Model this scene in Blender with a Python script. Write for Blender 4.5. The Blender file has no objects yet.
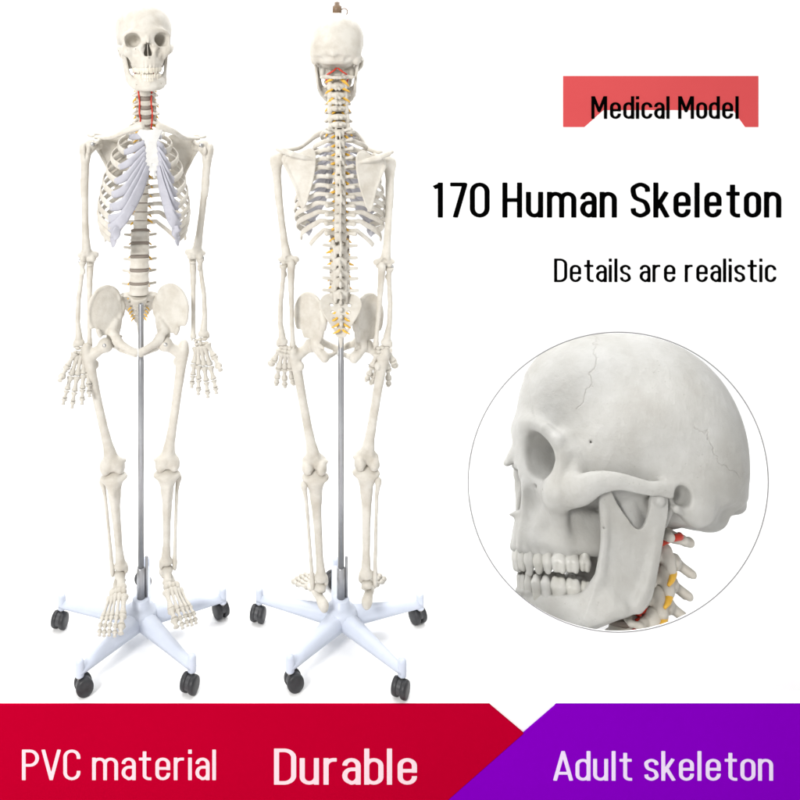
import bpy, bmesh, math, random
import numpy as np
from mathutils import Vector, Matrix, Euler

random.seed(7)
np.random.seed(7)
R = math.radians
SC = bpy.context.scene
COL = SC.collection

# ------------------------------------------------------------------ distance-field sculpting
def smin(a, b, k):
    if k <= 0:
        return np.minimum(a, b)
    k = k * 1.25
    h = np.maximum(k - np.abs(a - b), 0) / k
    return np.minimum(a, b) - h * h * h * (k / 6.0)

def seg_t(P, a, b):
    ab = [b[i] - a[i] for i in range(3)]
    l2 = sum(q * q for q in ab) + 1e-12
    t = ((P[0] - a[0]) * ab[0] + (P[1] - a[1]) * ab[1] + (P[2] - a[2]) * ab[2]) / l2
    return np.clip(t, 0, 1), ab

def poly2d(u, v, pts):
    """signed distance to a closed polygon in the (u, v) plane, negative inside"""
    d = np.full(np.broadcast(u, v).shape, 1e9, np.float32)
    s = np.ones(d.shape, np.float32)
    n = len(pts)
    for i in range(n):
        ax, ay = pts[i]
        bx, by = pts[i - 1]
        ex, ey = bx - ax, by - ay
        wx, wy = u - ax, v - ay
        t = np.clip((wx * ex + wy * ey) / (ex * ex + ey * ey + 1e-12), 0, 1)
        qx, qy = wx - ex * t, wy - ey * t
        d = np.minimum(d, qx * qx + qy * qy)
        c1 = v >= ay
        c2 = v < by
        c3 = ex * wy > ey * wx
        flip = (c1 & c2 & c3) | (~c1 & ~c2 & ~c3)
        s = np.where(flip, -s, s)
    return s * np.sqrt(d)

class Vol:
    def __init__(self, lo, hi, h, sym=False):
        self.h = h
        self.sym = sym
        lo = list(lo)
        if sym:
            lo[0] = 0.0
        self.lo = lo
        self.ax = [np.arange(lo[i], hi[i] + h, h, dtype=np.float32) for i in range(3)]
        self.F = np.full([len(a) for a in self.ax], 5.0, np.float32)

    def win(self, lo, hi, m):
        sl = []
        for i in range(3):
            a = int(max(0, math.floor((lo[i] - m - self.lo[i]) / self.h)))
            b = int(min(len(self.ax[i]), math.ceil((hi[i] + m - self.lo[i]) / self.h) + 1))
            sl.append(slice(a, max(a, b)))
        P = (self.ax[0][sl[0]][:, None, None], self.ax[1][sl[1]][None, :, None], self.ax[2][sl[2]][None, None, :])
        return tuple(sl), P

    def put(self, sl, D, k, mode):
        A = self.F[sl]
        if A.size == 0:
            return
        if mode == 'u':
            self.F[sl] = smin(A, D, k)
        elif mode == 's':
            self.F[sl] = -smin(-A, D, k)
        else:
            self.F[sl] = -smin(-A, -D, k)

    def ell(self, c, r, k=0.3, mode='u', rot=None):
        m = max(r)
        lo = [c[i] - (r[i] if rot is None else m) for i in range(3)]
        hi = [c[i] + (r[i] if rot is None else m) for i in range(3)]
        sl, P = self.win(lo, hi, 1.4 * k + 5 * self.h)
        q = [P[i] - c[i] for i in range(3)]
        if rot is not None:
            M = Euler([R(a) for a in rot]).to_matrix().transposed()
            q = [M[i][0] * q[0] + M[i][1] * q[1] + M[i][2] * q[2] for i in range(3)]
        k0 = np.sqrt(sum((q[i] / r[i]) ** 2 for i in range(3)))
        k1 = np.sqrt(sum((q[i] / (r[i] * r[i])) ** 2 for i in range(3)))
        self.put(sl, (k0 * (k0 - 1) / (k1 + 1e-6)).astype(np.float32), k, mode)
        return self

    def path(self, pts, rad, k=0.3, mode='u', inner=0.0, sq=(1, 1, 1)):
        """chain of round cones; sq squashes the distance per axis (values > 1 thin it along that axis)"""
        n = len(pts)
        if not hasattr(rad, '__len__'):
            rad = [rad] * n
        m = max(rad)
        lo = [min(p[i] for p in pts) - m for i in range(3)]
        hi = [max(p[i] for p in pts) + m for i in range(3)]
        sl, P = self.win(lo, hi, 1.4 * k + 5 * self.h)
        D = None
        for i in range(n - 1):
            t, ab = seg_t(P, pts[i], pts[i + 1])
            d = np.sqrt(sum(((P[j] - pts[i][j] - ab[j] * t) * sq[j]) ** 2 for j in range(3))) - (rad[i] + (rad[i + 1] - rad[i]) * t)
            D = d if D is None else smin(D, d, inner)
        self.put(sl, D.astype(np.float32), k, mode)
        return self

    def plate(self, pts, axis, pos, th, k=0.2, mode='u', rnd=0.0):
        """polygon in the two other axes, thick along axis; pos/th are numbers or functions of the point"""
        o = [i for i in range(3) if i != axis]
        lo = [0, 0, 0]
        hi = [0, 0, 0]
        lo[o[0]] = min(p[0] for p in pts); hi[o[0]] = max(p[0] for p in pts)
        lo[o[1]] = min(p[1] for p in pts); hi[o[1]] = max(p[1] for p in pts)
        lo[axis] = -1e6; hi[axis] = 1e6
        sl, P = self.win(lo, hi, 1.4 * k + 5 * self.h + rnd)
        d2 = poly2d(P[o[0]], P[o[1]], pts) - rnd
        p0 = pos(*P) if callable(pos) else pos
        t0 = th(*P) if callable(th) else th
        da = np.abs(P[axis] - p0) - t0
        d2, da = np.broadcast_arrays(d2, da)
        D = np.minimum(np.maximum(d2, da), 0) + np.sqrt(np.maximum(d2, 0) ** 2 + np.maximum(da, 0) ** 2)
        self.put(sl, D.astype(np.float32), k, mode)
        return self

    def half(self, axis, pos, sign, k=0.2):
        """cut away everything on the sign side of a plane"""
        sl = tuple(slice(None) for _ in range(3))
        sh = [1, 1, 1]; sh[axis] = -1
        D = ((self.ax[axis] - pos) * sign).reshape(sh)
        self.F = -smin(-self.F, -np.broadcast_to(D, self.F.shape).astype(np.float32), k)
        return self

    def noise(self, amp, scale, seed=0):
        rng = np.random.RandomState(seed)
        N = np.zeros((1, 1, 1), np.float32)
        for o in range(5):
            w = rng.randn(3) * scale * (1 + o * 0.6)
            ph = rng.rand() * 6.28
            if self.sym:
                N = N + np.cos(self.ax[0][:, None, None] * w[0]) * np.sin(self.ax[1][None, :, None] * w[1] + self.ax[2][None, None, :] * w[2] + ph) / (1 + o * 0.5)
            else:
                N = N + np.sin(self.ax[0][:, None, None] * w[0] + self.ax[1][None, :, None] * w[1] + self.ax[2][None, None, :] * w[2] + ph) / (1 + o * 0.5)
        self.F = self.F + (N * amp).astype(np.float32)
        return self

    def mesh(self, name, scale=1.0, smooth=2):
        F, lo = self.F, list(self.lo)
        if self.sym:
            F = np.concatenate([F[:0:-1], F], 0)
            lo[0] = -(len(self.ax[0]) - 1) * self.h
        F = np.pad(F, 1, constant_values=5.0)
        lo = [q - self.h for q in lo]
        V, Q = surface_nets(F)
        V = V * self.h + np.array(lo, np.float32)
        if smooth:
            V = relax(V, Q, smooth)
        return make_mesh(name, V * scale, Q)

def surface_nets(F):
    S = F < 0
    c = [slice(None, -1), slice(1, None)]
    cnt = np.zeros([n - 1 for n in F.shape], np.int8)
    for i in (0, 1):
        for j in (0, 1):
            for k in (0, 1):
                cnt += S[c[i], c[j], c[k]]
    act = (cnt > 0) & (cnt < 8)
    ii, jj, kk = np.nonzero(act)
    idx = np.full(act.shape, -1, np.int32)
    idx[ii, jj, kk] = np.arange(len(ii))
    acc = np.zeros((len(ii), 3), np.float64)
    num = np.zeros(len(ii))
    for ax in range(3):
        o = [a for a in range(3) if a != ax]
        for p in (0, 1):
            for q in (0, 1):
                d = [0, 0, 0]; d[o[0]] = p; d[o[1]] = q
                e = list(d); e[ax] = 1
                fa = F[ii + d[0], jj + d[1], kk + d[2]]
                fb = F[ii + e[0], jj + e[1], kk + e[2]]
                m = (fa < 0) != (fb < 0)
                t = np.where(m, fa / np.where(m, fa - fb, 1), 0)
                for a in range(3):
                    acc[:, a] += np.where(m, d[a] + (t if a == ax else 0), 0)
                num += m
    V = np.stack([ii, jj, kk], 1) + acc / num[:, None]
    quads = []
    for ax in range(3):
        o = [(ax + 1) % 3, (ax + 2) % 3]
        s0 = [slice(1, -1)] * 3; s1 = [slice(1, -1)] * 3
        s0[ax] = slice(0, -1); s1[ax] = slice(1, None)
        a, b = S[tuple(s0)], S[tuple(s1)]
        m = a != b
        g = np.argwhere(m)
        off = np.ones(3, int); off[ax] = 0
        g = g + off
        flip = ~a[m]
        def cell(du, dv):
            h = g.copy(); h[:, o[0]] -= du; h[:, o[1]] -= dv
            return idx[h[:, 0], h[:, 1], h[:, 2]]
        q = np.stack([cell(1, 1), cell(0, 1), cell(0, 0), cell(1, 0)], 1)
        q[flip] = q[flip][:, ::-1]
        quads.append(q)
    return V.astype(np.float32), np.concatenate(quads, 0)

def relax(V, Q, it):
    E = np.concatenate([Q[:, [0, 1]], Q[:, [1, 2]], Q[:, [2, 3]], Q[:, [3, 0]]], 0)
    a = np.concatenate([E[:, 0], E[:, 1]]); b = np.concatenate([E[:, 1], E[:, 0]])
    deg = np.bincount(a, minlength=len(V)).astype(np.float64)
    for _ in range(it):
        for lam in (0.5, -0.52):
            L = np.stack([np.bincount(a, V[b, j], len(V)) for j in range(3)], 1) / np.maximum(deg, 1)[:, None]
            V = V + lam * (L - V)
    return V

def make_mesh(name, V, Q, smooth=True):
    V = np.ascontiguousarray(V, np.float32)
    Q = np.ascontiguousarray(Q, np.int32)
    me = bpy.data.meshes.new(name)
    n = Q.shape[1]
    me.vertices.add(len(V)); me.loops.add(Q.size); me.polygons.add(len(Q))
    me.vertices.foreach_set('co', V.ravel())
    me.loops.foreach_set('vertex_index', Q.ravel())
    me.polygons.foreach_set('loop_start', np.arange(0, Q.size, n, dtype=np.int32))
    me.polygons.foreach_set('loop_total', np.full(len(Q), n, np.int32))
    me.polygons.foreach_set('use_smooth', np.full(len(Q), smooth, bool))
    me.update(calc_edges=True)
    me.validate()
    return me

# ------------------------------------------------------------------ swept and turned meshes
def catmull(P, n):
    P = [Vector(p) for p in P]
    P = [P[0] * 2 - P[1]] + P + [P[-1] * 2 - P[-2]]
    out = []
    for i in range(1, len(P) - 2):
        for s in range(n):
            t = s / n
            a, b, c, d = P[i - 1:i + 3]
            out.append(0.5 * ((2 * b) + (c - a) * t + (2 * a - 5 * b + 4 * c - d) * t * t + (3 * b - a - 3 * c + d) * t ** 3))
    out.append(P[-2])
    return out

def lerp_list(vals, n):
    m = len(vals)
    out = []
    for i in range(n):
        f = i / max(1, n - 1) * (m - 1)
        j = min(int(f), m - 2)
        out.append(vals[j] + (vals[j + 1] - vals[j]) * (f - j))
    return out

def sweep(name, pts, ra, rb, up=(0, 0, 1), seg=12, cap=True, twist=None):
    """elliptic section: ra across, rb along the 'up' side"""
    n = len(pts)
    if not hasattr(ra, '__len__'): ra = [ra] * n
    if not hasattr(rb, '__len__'): rb = [rb] * n
    ra = lerp_list(ra, n) if len(ra) != n else ra
    rb = lerp_list(rb, n) if len(rb) != n else rb
    V, Q = [], []
    for i, p in enumerate(pts):
        t = (pts[min(i + 1, n - 1)] - pts[max(i - 1, 0)]).normalized()
        u = up(i / (n - 1)) if callable(up) else Vector(up)
        s = t.cross(u)
        if s.length < 1e-6: s = t.cross(Vector((1, 0, 0)))
        s.normalize(); w = s.cross(t).normalized()
        for j in range(seg):
            a = 2 * math.pi * j / seg
            V.append(p + s * (math.cos(a) * ra[i]) + w * (math.sin(a) * rb[i]))
    for i in range(n - 1):
        for j in range(seg):
            k = (j + 1) % seg
            Q.append((i * seg + j, i * seg + k, (i + 1) * seg + k, (i + 1) * seg + j))
    V = [tuple(v) for v in V]
    if cap:
        for e, base in ((0, 0), (1, (n - 1) * seg)):
            c = pts[0] if e == 0 else pts[-1]
            t = ((pts[0] - pts[1]) if e == 0 else (pts[-1] - pts[-2])).normalized()
            c = c + t * (0.35 * min(ra[0 if e == 0 else -1], rb[0 if e == 0 else -1]))
            V.append(tuple(c)); ci = len(V) - 1
            for j in range(0, seg, 2):
                q = (base + j, base + (j + 1) % seg, base + (j + 2) % seg, ci)
                Q.append(q[::-1] if e == 0 else q)
    return make_mesh(name, np.array(V), np.array(Q))

def lathe(name, prof, seg=24, smooth=True):
    """prof: list of (r, z)"""
    V, Q = [], []
    for r, z in prof:
        for j in range(seg):
            a = 2 * math.pi * j / seg
            V.append((max(r, 1e-5) * math.cos(a), max(r, 1e-5) * math.sin(a), z))
    for i in range(len(prof) - 1):
        for j in range(seg):
            k = (j + 1) % seg
            Q.append((i * seg + j, i * seg + k, (i + 1) * seg + k, (i + 1) * seg + j))
    return make_mesh(name, np.array(V), np.array(Q), smooth)

# ------------------------------------------------------------------ objects
def tag(o, label=None, cat=None, group=None, kind=None):
    if label: o['label'] = label
    if cat: o['category'] = cat
    if group: o['group'] = group
    if kind: o['kind'] = kind
    return o

def obj(name, me, mat=None, parent=None, loc=(0, 0, 0), rot=(0, 0, 0), scale=(1, 1, 1)):
    o = bpy.data.objects.new(name, me)
    COL.objects.link(o)
    if mat is not None:
        if len(me.materials) == 0:
            me.materials.append(mat)
        elif me.materials[0] is not mat:
            o.material_slots[0].link = 'OBJECT'
            o.material_slots[0].material = mat
    o.location = loc
    o.rotation_euler = rot
    o.scale = scale if hasattr(scale, '__len__') else (scale,) * 3
    if parent is not None:
        o.parent = parent
    return o

def empty(name, loc=(0, 0, 0), rot=(0, 0, 0), parent=None):
    o = bpy.data.objects.new(name, None)
    o.empty_display_size = 0.05
    COL.objects.link(o)
    o.location = loc
    o.rotation_euler = rot
    if parent is not None:
        o.parent = parent
    return o
# ------------------------------------------------------------------ materials
def new_mat(name, col, rough=0.5, spec=0.4, metal=0.0):
    m = bpy.data.materials.new(name)
    m.use_nodes = True
    nt = m.node_tree
    b = nt.nodes['Principled BSDF']
    b.inputs['Base Color'].default_value = (*col, 1)
    b.inputs['Roughness'].default_value = rough
    b.inputs['Specular IOR Level'].default_value = spec
    b.inputs['Metallic'].default_value = metal
    return m, nt, b

def mottled(name, c1, c2, scale, rough=0.5, bump=0.0, bscale=60, spec=0.35, sss=0.0, pits=False, rand=0.0):
    m, nt, b = new_mat(name, c1, rough, spec)
    N, L = nt.nodes, nt.links
    tc = N.new('ShaderNodeTexCoord')
    oi = N.new('ShaderNodeObjectInfo')
    ad = N.new('ShaderNodeVectorMath'); ad.operation = 'MULTIPLY_ADD'
    L.new(oi.outputs['Random'], ad.inputs[0]); ad.inputs[1].default_value = (7, 5, 3)
    L.new(tc.outputs['Object'], ad.inputs[2])
    no = N.new('ShaderNodeTexNoise'); no.inputs['Scale'].default_value = scale; no.inputs['Detail'].default_value = 6; no.inputs['Roughness'].default_value = 0.6
    L.new(ad.outputs[0], no.inputs['Vector'])
    rp = N.new('ShaderNodeValToRGB')
    rp.color_ramp.elements[0].position = 0.32; rp.color_ramp.elements[0].color = (*c2, 1)
    rp.color_ramp.elements[1].position = 0.62; rp.color_ramp.elements[1].color = (*c1, 1)
    L.new(no.outputs['Fac'], rp.inputs['Fac'])
    out = rp.outputs['Color']
    if rand:
        hs = N.new('ShaderNodeHueSaturation')
        mr = N.new('ShaderNodeMapRange'); mr.inputs['To Min'].default_value = 1 - rand; mr.inputs['To Max'].default_value = 1 + rand * 0.5
        L.new(oi.outputs['Random'], mr.inputs['Value']); L.new(mr.outputs[0], hs.inputs['Value']); L.new(out, hs.inputs['Color'])
        out = hs.outputs['Color']
    L.new(out, b.inputs['Base Color'])
    if bump:
        n2 = N.new('ShaderNodeTexNoise'); n2.inputs['Scale'].default_value = bscale; n2.inputs['Detail'].default_value = 5
        L.new(ad.outputs[0], n2.inputs['Vector'])
        h = n2.outputs['Fac']
        if pits:
            vo = N.new('ShaderNodeTexVoronoi'); vo.inputs['Scale'].default_value = bscale * 2.2; vo.inputs['Randomness'].default_value = 1
            L.new(ad.outputs[0], vo.inputs['Vector'])
            cr = N.new('ShaderNodeMapRange'); cr.inputs['From Min'].default_value = 0.05; cr.inputs['From Max'].default_value = 0.16; cr.clamp = True
            L.new(vo.outputs['Distance'], cr.inputs['Value'])
            mk = N.new('ShaderNodeMapRange'); mk.inputs['From Min'].default_value = 0.52; mk.inputs['From Max'].default_value = 0.62
            n3 = N.new('ShaderNodeTexNoise'); n3.inputs['Scale'].default_value = bscale * 0.25
            L.new(ad.outputs[0], n3.inputs['Vector']); L.new(n3.outputs['Fac'], mk.inputs['Value'])
            mx = N.new('ShaderNodeMath'); mx.operation = 'MAXIMUM'
            iv = N.new('ShaderNodeMath'); iv.operation = 'SUBTRACT'; iv.inputs[0].default_value = 1.0; L.new(mk.outputs[0], iv.inputs[1])
            L.new(cr.outputs[0], mx.inputs[0]); L.new(iv.outputs[0], mx.inputs[1])
            ml = N.new('ShaderNodeMath'); ml.operation = 'MULTIPLY_ADD'; ml.inputs[1].default_value = 0.35
            L.new(mx.outputs[0], ml.inputs[0]); L.new(n2.outputs['Fac'], ml.inputs[2])
            h = ml.outputs[0]
        bp = N.new('ShaderNodeBump'); bp.inputs['Strength'].default_value = bump; bp.inputs['Distance'].default_value = 0.002
        L.new(h, bp.inputs['Height']); L.new(bp.outputs['Normal'], b.inputs['Normal'])
    if sss:
        b.inputs['Subsurface Weight'].default_value = sss
        b.inputs['Subsurface Radius'].default_value = (0.012, 0.009, 0.006)
        b.inputs['Subsurface Scale'].default_value = 0.5
    return m

def suture_mat():
    """skull resin with fine zigzag seams across the vault, in the skull's own metres"""
    m = mottled('skull_resin', (0.415, 0.412, 0.394), (0.34, 0.332, 0.307), 22, 0.48, 0.4, 110, 0.35, pits=True)
    nt = m.node_tree; N, L = nt.nodes, nt.links
    b = N['Principled BSDF']
    tc = N.new('ShaderNodeTexCoord')
    sx = N.new('ShaderNodeSeparateXYZ'); L.new(tc.outputs['Object'], sx.inputs[0])
    wob = N.new('ShaderNodeTexNoise'); wob.inputs['Scale'].default_value = 95; wob.inputs['Detail'].default_value = 3
    L.new(tc.outputs['Object'], wob.inputs['Vector'])
    wob2 = N.new('ShaderNodeTexNoise'); wob2.inputs['Scale'].default_value = 20; wob2.inputs['Detail'].default_value = 1
    L.new(tc.outputs['Object'], wob2.inputs['Vector'])
    def math(op, a, bb=None, c=None):
        n = N.new('ShaderNodeMath'); n.operation = op
        for i, v in enumerate((a, bb, c)):
            if v is None: continue
            if isinstance(v, (int, float)): n.inputs[i].default_value = v
            else: L.new(v, n.inputs[i])
        return n.outputs[0]
    w = math('ADD', math('MULTIPLY', math('SUBTRACT', wob.outputs['Fac'], 0.5), 0.016), math('MULTIPLY', math('SUBTRACT', wob2.outputs['Fac'], 0.5), 0.02))
    # coronal seam: y + 0.42 z ~ const, above the temple; lambdoid seam at the back
    f1 = math('ABSOLUTE', math('ADD', math('ADD', math('MULTIPLY_ADD', sx.outputs['Z'], -0.42, 0.076), sx.outputs['Y']), w))
    f2 = math('ABSOLUTE', math('ADD', math('ADD', math('SUBTRACT', math('MULTIPLY_ADD', sx.outputs['Z'], 0.75, -0.086), math('MULTIPLY', math('ABSOLUTE', sx.outputs['X']), -0.55)), math('MULTIPLY', sx.outputs['Y'], 0.62)), math('MULTIPLY', w, 1.3)))
    up = math('GREATER_THAN', sx.outputs['Z'], 0.052)
    bk = math('MULTIPLY', math('GREATER_THAN', sx.outputs['Y'], 0.03), math('GREATER_THAN', sx.outputs['Z'], 0.012))
    def line(f, gate):
        r = N.new('ShaderNodeMapRange'); r.inputs['From Min'].default_value = 0.0; r.inputs['From Max'].default_value = 0.0009; r.inputs['To Min'].default_value = 1; r.inputs['To Max'].default_value = 0
        L.new(f, r.inputs['Value'])
        return math('MULTIPLY', r.outputs[0], gate)
    s = math('MAXIMUM', line(f1, up), line(f2, bk))
    old = b.inputs['Base Color'].links[0].from_socket
    mx = N.new('ShaderNodeMix'); mx.data_type = 'RGBA'; mx.inputs[7].default_value = (0.36, 0.34, 0.31, 1)
    L.new(math('MULTIPLY', s, 0.4), mx.inputs[0]); L.new(old, mx.inputs[6]); L.new(mx.outputs[2], b.inputs['Base Color'])
    bp = N.new('ShaderNodeBump'); bp.inputs['Strength'].default_value = 0.5; bp.inputs['Distance'].default_value = 0.0012; bp.invert = True
    L.new(s, bp.inputs['Height'])
    ob = b.inputs['Normal'].links[0].from_node
    ob.inputs['Distance'].default_value = 0.010
    bp.inputs['Distance'].default_value = 0.004
    L.new(ob.outputs['Normal'], bp.inputs['Normal']); L.new(bp.outputs['Normal'], b.inputs['Normal'])
    return m

M = {}
def build_materials():
    M['bone'] = mottled('cream_bone_plastic', (0.575, 0.55, 0.497), (0.465, 0.43, 0.37), 26, 0.5, 0.3, 170, 0.35, pits=True, rand=0.05)
    M['skull'] = suture_mat()
    M['tooth'] = mottled('tooth_plastic', (0.465, 0.46, 0.435), (0.40, 0.39, 0.35), 60, 0.35, 0.08, 150, 0.45)
    M['tooth_cream'] = mottled('tooth_cream_plastic', (0.62, 0.585, 0.505), (0.56, 0.51, 0.42), 60, 0.4, 0.08, 150, 0.4)
    M['sternum'] = mottled('white_sternum_plastic', (0.60, 0.595, 0.58), (0.54, 0.535, 0.515), 40, 0.5, 0.1, 200, 0.3)
    M['cartilage'] = mottled('lavender_cartilage_plastic', (0.42, 0.42, 0.465), (0.365, 0.365, 0.41), 30, 0.5, 0.15, 120)
    M['disc'] = mottled('brown_grey_disc_rubber', (0.235, 0.20, 0.17), (0.19, 0.16, 0.135), 60, 0.6, 0.2, 200)
    M['nerve'] = mottled('yellow_nerve_plastic', (0.74, 0.44, 0.06), (0.66, 0.36, 0.04), 60, 0.4)
    M['artery'] = mottled('red_artery_plastic', (0.60, 0.045, 0.02), (0.48, 0.03, 0.015), 60, 0.4)
    M['wire'] = new_mat('steel_wire', (0.42, 0.42, 0.42), 0.35, 0.5, 1.0)[0]
    M['pole'] = mottled('brushed_steel', (0.36, 0.365, 0.38), (0.32, 0.325, 0.34), 35, 0.34, 0.05, 300)
    M['pole'].node_tree.nodes['Principled BSDF'].inputs['Metallic'].default_value = 0.75
    M['bronze'] = mottled('bronze_hook', (0.20, 0.13, 0.08), (0.14, 0.09, 0.055), 90, 0.4)
    M['stand'] = mottled('pale_blue_white_plastic', (0.515, 0.555, 0.645), (0.485, 0.525, 0.615), 14, 0.38, 0.04, 300, 0.45)
    M['caster'] = mottled('black_rubber', (0.032, 0.033, 0.036), (0.02, 0.02, 0.022), 60, 0.45, 0.1, 300)
    M['caster_hub'] = mottled('dark_grey_plastic', (0.055, 0.056, 0.06), (0.04, 0.04, 0.043), 60, 0.4)
    M['white'] = mottled('matt_white_paint', (0.93, 0.93, 0.93), (0.90, 0.90, 0.90), 3, 0.7, 0.0)
    M['ring'] = new_mat('grey_ring_metal', (0.20, 0.20, 0.205), 0.5)[0]
    M['red'] = mottled('red_panel_paint', (0.385, 0.0, 0.019), (0.377, 0.0, 0.018), 3, 0.7, 0.0, spec=0.0)
    M['purple'] = mottled('purple_panel_paint', (0.18, 0.0, 0.41), (0.175, 0.0, 0.40), 3, 0.7, 0.0, spec=0.0)
    M['coral'] = mottled('coral_sign_paint', (0.56, 0.072, 0.076), (0.54, 0.067, 0.072), 4, 0.7, 0.0, spec=0.05)
    M['black'] = new_mat('black_lettering', (0.0008, 0.0008, 0.0008), 0.8, 0.0)[0]
    M['pink'] = new_mat('pink_white_lettering', (0.72, 0.56, 0.60), 0.7, 0.1)[0]
    M['lilac'] = new_mat('lilac_white_lettering', (0.68, 0.58, 0.74), 0.7, 0.1)[0]
# ------------------------------------------------------------------ the skull (centimetres, face towards -y, ear canals at z = 0)
def build_cranium(h):
    v = Vol((-7.6, -11.4, -6.6), (7.6, 9.9, 13.0), h, sym=True)
    # vault
    v.ell((0, 0.25, 4.95), (6.8, 8.25, 6.8), 0)
    v.ell((0, -3.0, 5.0), (5.5, 6.1, 6.3), 2.2)
    v.ell((0, 2.0, 5.7), (5.9, 5.9, 5.7), 2.4)
    v.ell((0, 4.0, 2.6), (5.9, 4.5, 5.0), 2.0)
    v.ell((4.4, 2.4, 1.5), (2.0, 3.2, 2.4), 1.0)                     # temporal bone
    v.ell((3.4, -3.4, 1.8), (2.1, 3.0, 3.0), 1.2)                     # sphenoid side wall
    v.half(2, -2.4, -1, 1.0)
    v.ell((0, 2.2, -3.0), (3.2, 3.0, 1.6), 1.2, 's')
    # brow, glabella and nasal root
    v.ell((0, -7.7, 3.1), (2.0, 1.5, 1.1), 2.4)
    v.path([(0.4, -8.75, 3.5), (1.8, -8.7, 3.9), (3.3, -8.4, 3.95), (4.6, -7.75, 3.5), (5.2, -7.0, 2.7)], [0.5, 0.5, 0.46, 0.48, 0.5], 1.3)
    # lateral orbital pillar and cheekbone
    v.path([(5.2, -6.9, 2.8), (5.2, -6.75, 1.5), (5.05, -6.9, 0.3)], [0.42, 0.42, 0.6], 0.5)
    v.path([(4.75, -6.0, 3.2), (4.95, -5.6, 1.6), (5.2, -5.7, 0.4)], [0.45, 0.5, 0.7], 0.9)
    v.ell((3.9, -5.2, 1.5), (1.2, 1.3, 2.0), 0.7)
    v.ell((4.4, -7.1, -0.7), (1.5, 1.0, 1.25), 0.6)
    zy = [tuple(p) for p in catmull([(5.0, -6.7, -0.7), (5.85, -5.5, -0.35), (6.3, -4.2, 0.3), (6.5, -2.6, 0.55), (6.45, -0.6, 0.35), (6.1, 1.5, 0.5)], 4)]
    v.path(zy, lerp_list([1.15, 1.05, 0.78, 0.58, 0.5, 0.62], len(zy)), 0.45, sq=(1.9, 1, 1))
    v.path([(5.1, -6.3, 2.0), (4.4, -4.9, 2.3)], [0.5, 0.9], 0.7)
    # upper jaw
    v.ell((1.4, -6.4, -1.2), (2.4, 2.6, 3.1), 0.8)
    v.path([(4.4, -7.0, -1.3), (3.6, -6.5, -2.8), (3.1, -6.1, -4.1)], [0.8, 0.55, 0.5], 0.7)
    arch = [(0, -9.05), (1.15, -8.8), (2.1, -8.05), (2.65, -6.95), (2.95, -5.8), (3.05, -4.6), (3.05, -3.2)]
    v.path([(x, y, -4.45 + 0.11 * i) for i, (x, y) in enumerate(arch)], 0.6, 0.6)
    v.path([(x * 0.98, y + 0.05, -3.9) for x, y in arch], 0.62, 0.6)
    v.path([(x * 0.94, y + 0.2, -3.2) for x, y in arch], 0.66, 0.7)
    v.path([(x * 0.86, y + 0.35, -2.4) for x, y in arch], 0.7, 0.7)
    for i, (x, y) in enumerate(tooth_arch(7, 0)):                      # root bulges
        v.path([(x, y - 0.12, -4.85), (x * 0.98, y + 0.16, -3.3)], [0.36, 0.16], 0.35)
    # nasal bones and frontal process
    v.path([(0, -8.8, 2.9), (0, -9.45, 1.8), (0, -10.15, 0.95)], [0.55, 0.5, 0.3], 0.6)
    v.path([(0.5, -9.1, 1.8), (0.62, -9.35, 0.95)], [0.4, 0.3], 0.5)
    v.path([(0.85, -8.75, 2.3), (1.1, -8.95, 1.0), (1.3, -8.95, 0.3)], [0.42, 0.4, 0.4], 0.6)
    v.path([(1.3, -8.35, 2.7), (1.6, -8.4, 1.0), (1.85, -8.6, -0.6), (1.8, -8.6, -1.8)], [0.5, 0.55, 0.6, 0.6], 0.7)
    # mouth roof void
    v.ell((0, -4.6, -5.4), (2.15, 4.0, 2.0), 0.3, 's')
    v.path([(1.7, -2.9, -0.3), (1.9, -2.7, -3.9)], [0.9, 0.35], 0.4, sq=(1.3, 0.6, 1))  # pterygoid plate
    v.ell((0, 0.2, -0.9), (4.3, 4.2, 1.5), 0.6)
    v.ell((2.9, -2.2, -2.8), (0.8, 0.7, 2.3), 0.5)
    v.ell((3.8, -1.5, -2.4), (0.85, 1.1, 2.3), 0.5)
    # orbits
    v.path([(3.5, -9.4, 1.75), (3.4, -7.8, 1.75), (2.9, -6.0, 1.75), (2.2, -4.6, 1.8)], [1.6, 1.54, 1.2, 0.4], 0.3, 's', inner=0.8, sq=(0.9, 1, 1.02))
    v.path([(2.65, -8.2, 2.6), (4.4, -7.4, 2.3), (4.3, -7.6, 0.9), (2.7, -8.5, 1.1)], 0.6, 0.35, 's')
    # nose opening with its septum
    v.plate([(-1.5, 0.62), (0.2, 0.6), (0.5, -0.4), (0.85, -1.5), (0.8, -2.1), (0.35, -2.3), (-1.5, -2.28)], 1, -8.9, lambda x, y, z: 2.4, 0.3, 's', rnd=0.12)
    v.plate([(-9.0, 1.0), (-8.55, -0.4), (-9.0, -2.6), (-5.5, -2.6), (-5.5, 1.0)], 0, lambda x, y, z: 0.0, lambda x, y, z: 0.09, 0.12)
    v.path([(0, -9.0, -2.55), (0, -9.9, -2.65)], [0.36, 0.1], 0.4)    # nasal spine
    v.path([(0.3, -9.3, -2.5), (0.95, -9.1, -2.35), (1.3, -8.9, -1.6)], [0.12, 0.13, 0.15], 0.4)
    # canine fossa, holes below the orbit and in the cheekbone
    v.ell((2.75, -8.8, -1.7), (0.9, 0.75, 1.1), 0.8, 's')
    v.path([(2.75, -8.9, -0.55), (2.7, -7.4, -0.3)], 0.12, 0.2, 's')
    v.path([(4.6, -8.2, -0.7), (4.5, -7.6, -0.6)], 0.06, 0.1, 's')
    v.path([(6.6, -4.6, 3.0), (5.0, -4.4, 3.0)], 0.07, 0.1, 's')
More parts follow.
